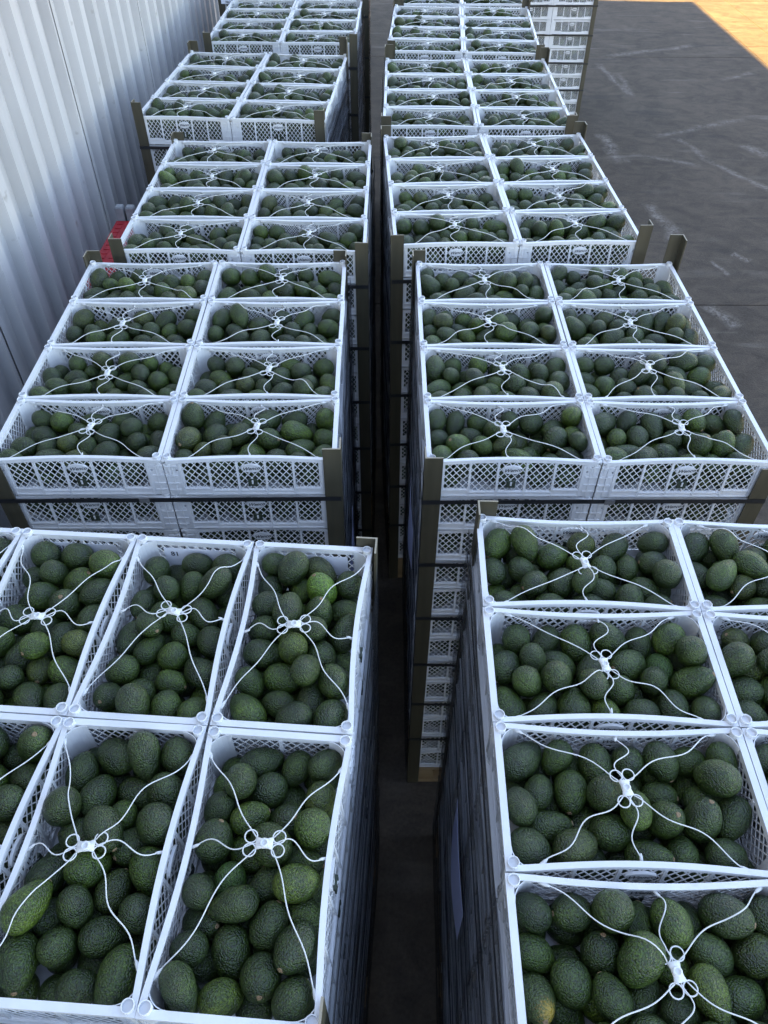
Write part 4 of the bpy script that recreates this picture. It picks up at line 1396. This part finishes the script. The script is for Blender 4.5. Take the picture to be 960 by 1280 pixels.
mx = N(nt, 'ShaderNodeMixShader')
nt.links.new(ramp(nt, fn.outputs[0], [(0.38, (0.10,) * 3), (0.50, (0.45,) * 3), (0.62, (0.85,) * 3)]), mx.inputs[0])
nt.links.new(tp.outputs[0], mx.inputs[1])
nt.links.new(b.outputs[0], mx.inputs[2])
nt.links.new(mx.outputs[0], out.inputs['Surface'])
r_f = random.Random(21)
def film(key):
    x, y, ztop, yaw, nx, ny = STACKS[key]
    top = CAM_H + ztop
    w, d = (1.0, 4 * DP) if nx == 2 else (4 * DP, 1.0)
    side_ = 1 if key[0] == 'L' else -1
    NY, NZ = 30, 64
    z0, z1 = 0.10, top - (0.075 if key == 'L1' else 0.045)
    ph = [r_f.uniform(0, 6.28) for _ in range(12)]
    V, F = [], []
    for layer in (0.0, 0.0003):
        for i in range(NY + 1):
            yy_ = -0.002 + (d + 0.004) * i / NY
            for k in range(NZ + 1):
                t = k / NZ
                zz = z0 + (z1 - z0) * t
                if k == NZ:
                    zz += 0.012 * math.sin(7 * yy_ + ph[0]) + 0.008 * math.sin(17 * yy_ + ph[1])
                off = 0.0
                for q in range(5):
                    off += (0.0016 / (1 + 0.4 * q)) * math.sin((38 + 29 * q) * zz + (2.0 + q) * yy_ * (1 if q % 2 else -1) + ph[2 + q] + 1.5 * math.sin(3 * yy_ + ph[7 + q % 4]))
                V.append((side_ * (w / 2 + 0.0135 + off + layer), yy_, zz))
    n1_, n2_ = NZ + 1, (NY + 1) * (NZ + 1)
    for l_ in (0, 1):
        for i in range(NY):
            for k in range(NZ):
                a = l_ * n2_ + i * n1_ + k
                F.append((a, a + n1_, a + n1_ + 1, a + 1) if l_ == 0 else (a, a + 1, a + n1_ + 1, a + n1_))
    m = MB()
    m.add(V[:n2_], F[:NY * NZ])
    o = obj('stretch_film', m.mesh('stretch_film', [M_FILM], True), None, stack_matrix(key))
    tag(o, 'wrinkled stretch film tinted to deepen shade, aisle side of the %s' % SNAME[key], 'film', 'stretch film along the aisle')
for key in ('R1', 'R2', 'R3', 'R4', 'R5', 'R6', 'L1', 'L2', 'L3', 'L4', 'L5', 'L6'):
    film(key)

# ------------------------------------------------------------------ paper labels
def paper(M, w, h, curl, label, text=None, tsize=0.02, tpos=(0, 0), mirror=False):
    """sheet in its own xz plane facing -y"""
    m = MB()
    n = 8
    V, F = [], []
    for k in range(n + 1):
        t = k / n
        for z in (0.0, h):
            for yy_ in (0.0, 0.0006):
                V.append((-w / 2 + w * t, -curl * math.sin(math.pi * t) * (0.4 + 0.6 * (1 - z / h)) + yy_, z))
    for k in range(n):
        a = 4 * k
        F += [(a, a + 4, a + 6, a + 2), (a + 1, a + 3, a + 7, a + 5), (a, a + 1, a + 5, a + 4), (a + 2, a + 6, a + 7, a + 3)]
    F += [(0, 2, 3, 1), (4 * n, 4 * n + 1, 4 * n + 3, 4 * n + 2)]
    m.add(V, F)
    o = obj('paper_label', m.mesh('paper_label', [M_PAPER]), None, M)
    tag(o, label, 'label')
    if text:
        tm = text_mb(text, tsize, 0.0, 0.0003)
        sgn = -1 if mirror else 1
        t2 = MB()
        t2.add([(sgn * a + tpos[0], -0.0015 - curl, b2 + tpos[1]) for (a, b2, z) in tm.v], tm.f)
        obj('lettering', t2.mesh('lettering', [M_INK]), o)
    return o
S1 = stack_matrix('L1')
topL1 = CAM_H + STACKS['L1'][2]
for k in range(3):
    i = 3 - k
    M = S1 @ Matrix.Translation(((i + 0.5 - 2) * DP, 1.0 - 0.0170, topL1 - 0.094))
    paper(M, 0.170, 0.070, 0.0, 'paper label with number 18 inside far crate, %s column from aisle, nearest left stack' % ORD[k], '18', 0.022, (-0.058, 0.050), True)
def side_paper(key, side, yc, zc, w, h, label):
    x, y, z, yaw, nx, ny = STACKS[key]
    hw = (0.5 if nx == 2 else 2 * DP) + 0.0210
    rot = -90 if side < 0 else 90
    M = stack_matrix(key) @ Matrix.Translation((side * hw, yc, zc)) @ Matrix.Rotation(R(rot), 4, 'Z')
    paper(M, w, h, 0.010, label).data.materials[0] = M_PAPER2
side_paper('R1', -1, 0.545, CAM_H - 2.22, 0.29, 0.20, 'pale blue paper sheet on the aisle side of the nearest right stack')
side_paper('L2', 1, 0.26, CAM_H - 2.24, 0.29, 0.20, 'pale blue paper sheet on the aisle side of the second left stack')
side_paper('R2', -1, 0.30, CAM_H - 2.10, 0.29, 0.20, 'pale blue paper sheet on the aisle side of the second right stack')
M = stack_matrix('L6') @ Matrix.Translation((-0.485, -0.012, CAM_H - 1.50))
paper(M, 0.17, 0.12, 0.0, 'white paper sheet reading PALLET on front of the sixth left stack', 'PALLET N\u00ba', 0.021, (0, 0.012))

# ------------------------------------------------------------------ red cabinet between the wall and the third left stack
rc = obj('red_cabinet', None)
rc.location = (-1.28, 3.30, 0)
tag(rc, 'narrow red cabinet with two grey blocks, between wall and third left stack', 'cabinet')
m = MB()
m.box(-0.155, 0.150, 0.0, 0.66, 0.0, 1.625)
obj('body', m.mesh('body', [M_RED]), rc)
m = MB()
m.box(-0.162, 0.156, -0.006, 0.666, 1.625, 1.645)
for k in range(14):
    for q in range(6):
        m.box(-0.148 + q * 0.051, -0.118 + q * 0.051, 0.012 + k * 0.047, 0.040 + k * 0.047, 1.6452, 1.6485)
obj('lid', m.mesh('lid', [M_RED]), rc)
for k, (xa, za) in enumerate(((-0.160, 0.072), (-0.108, 0.066))):
    m = MB()
    m.box(xa, xa + 0.043, 0.672 + 0.01 * k, 0.715 + 0.01 * k, 1.56, 1.645 + za - 0.008)
    m.add([(xa, 0.672 + .01 * k, 1.645 + za - .008), (xa + .043, .672 + .01 * k, 1.645 + za - .008), (xa + .043, .715 + .01 * k, 1.645 + za - .008), (xa, .715 + .01 * k, 1.645 + za - .008),
           (xa + .005, .677 + .01 * k, 1.645 + za), (xa + .038, .677 + .01 * k, 1.645 + za), (xa + .038, .710 + .01 * k, 1.645 + za), (xa + .005, .710 + .01 * k, 1.645 + za)],
          [(4, 5, 6, 7), (0, 1, 5, 4), (1, 2, 6, 5), (2, 3, 7, 6), (3, 0, 4, 7)])
    obj('grey_block', m.mesh('grey_block', [M_GREY]), rc)
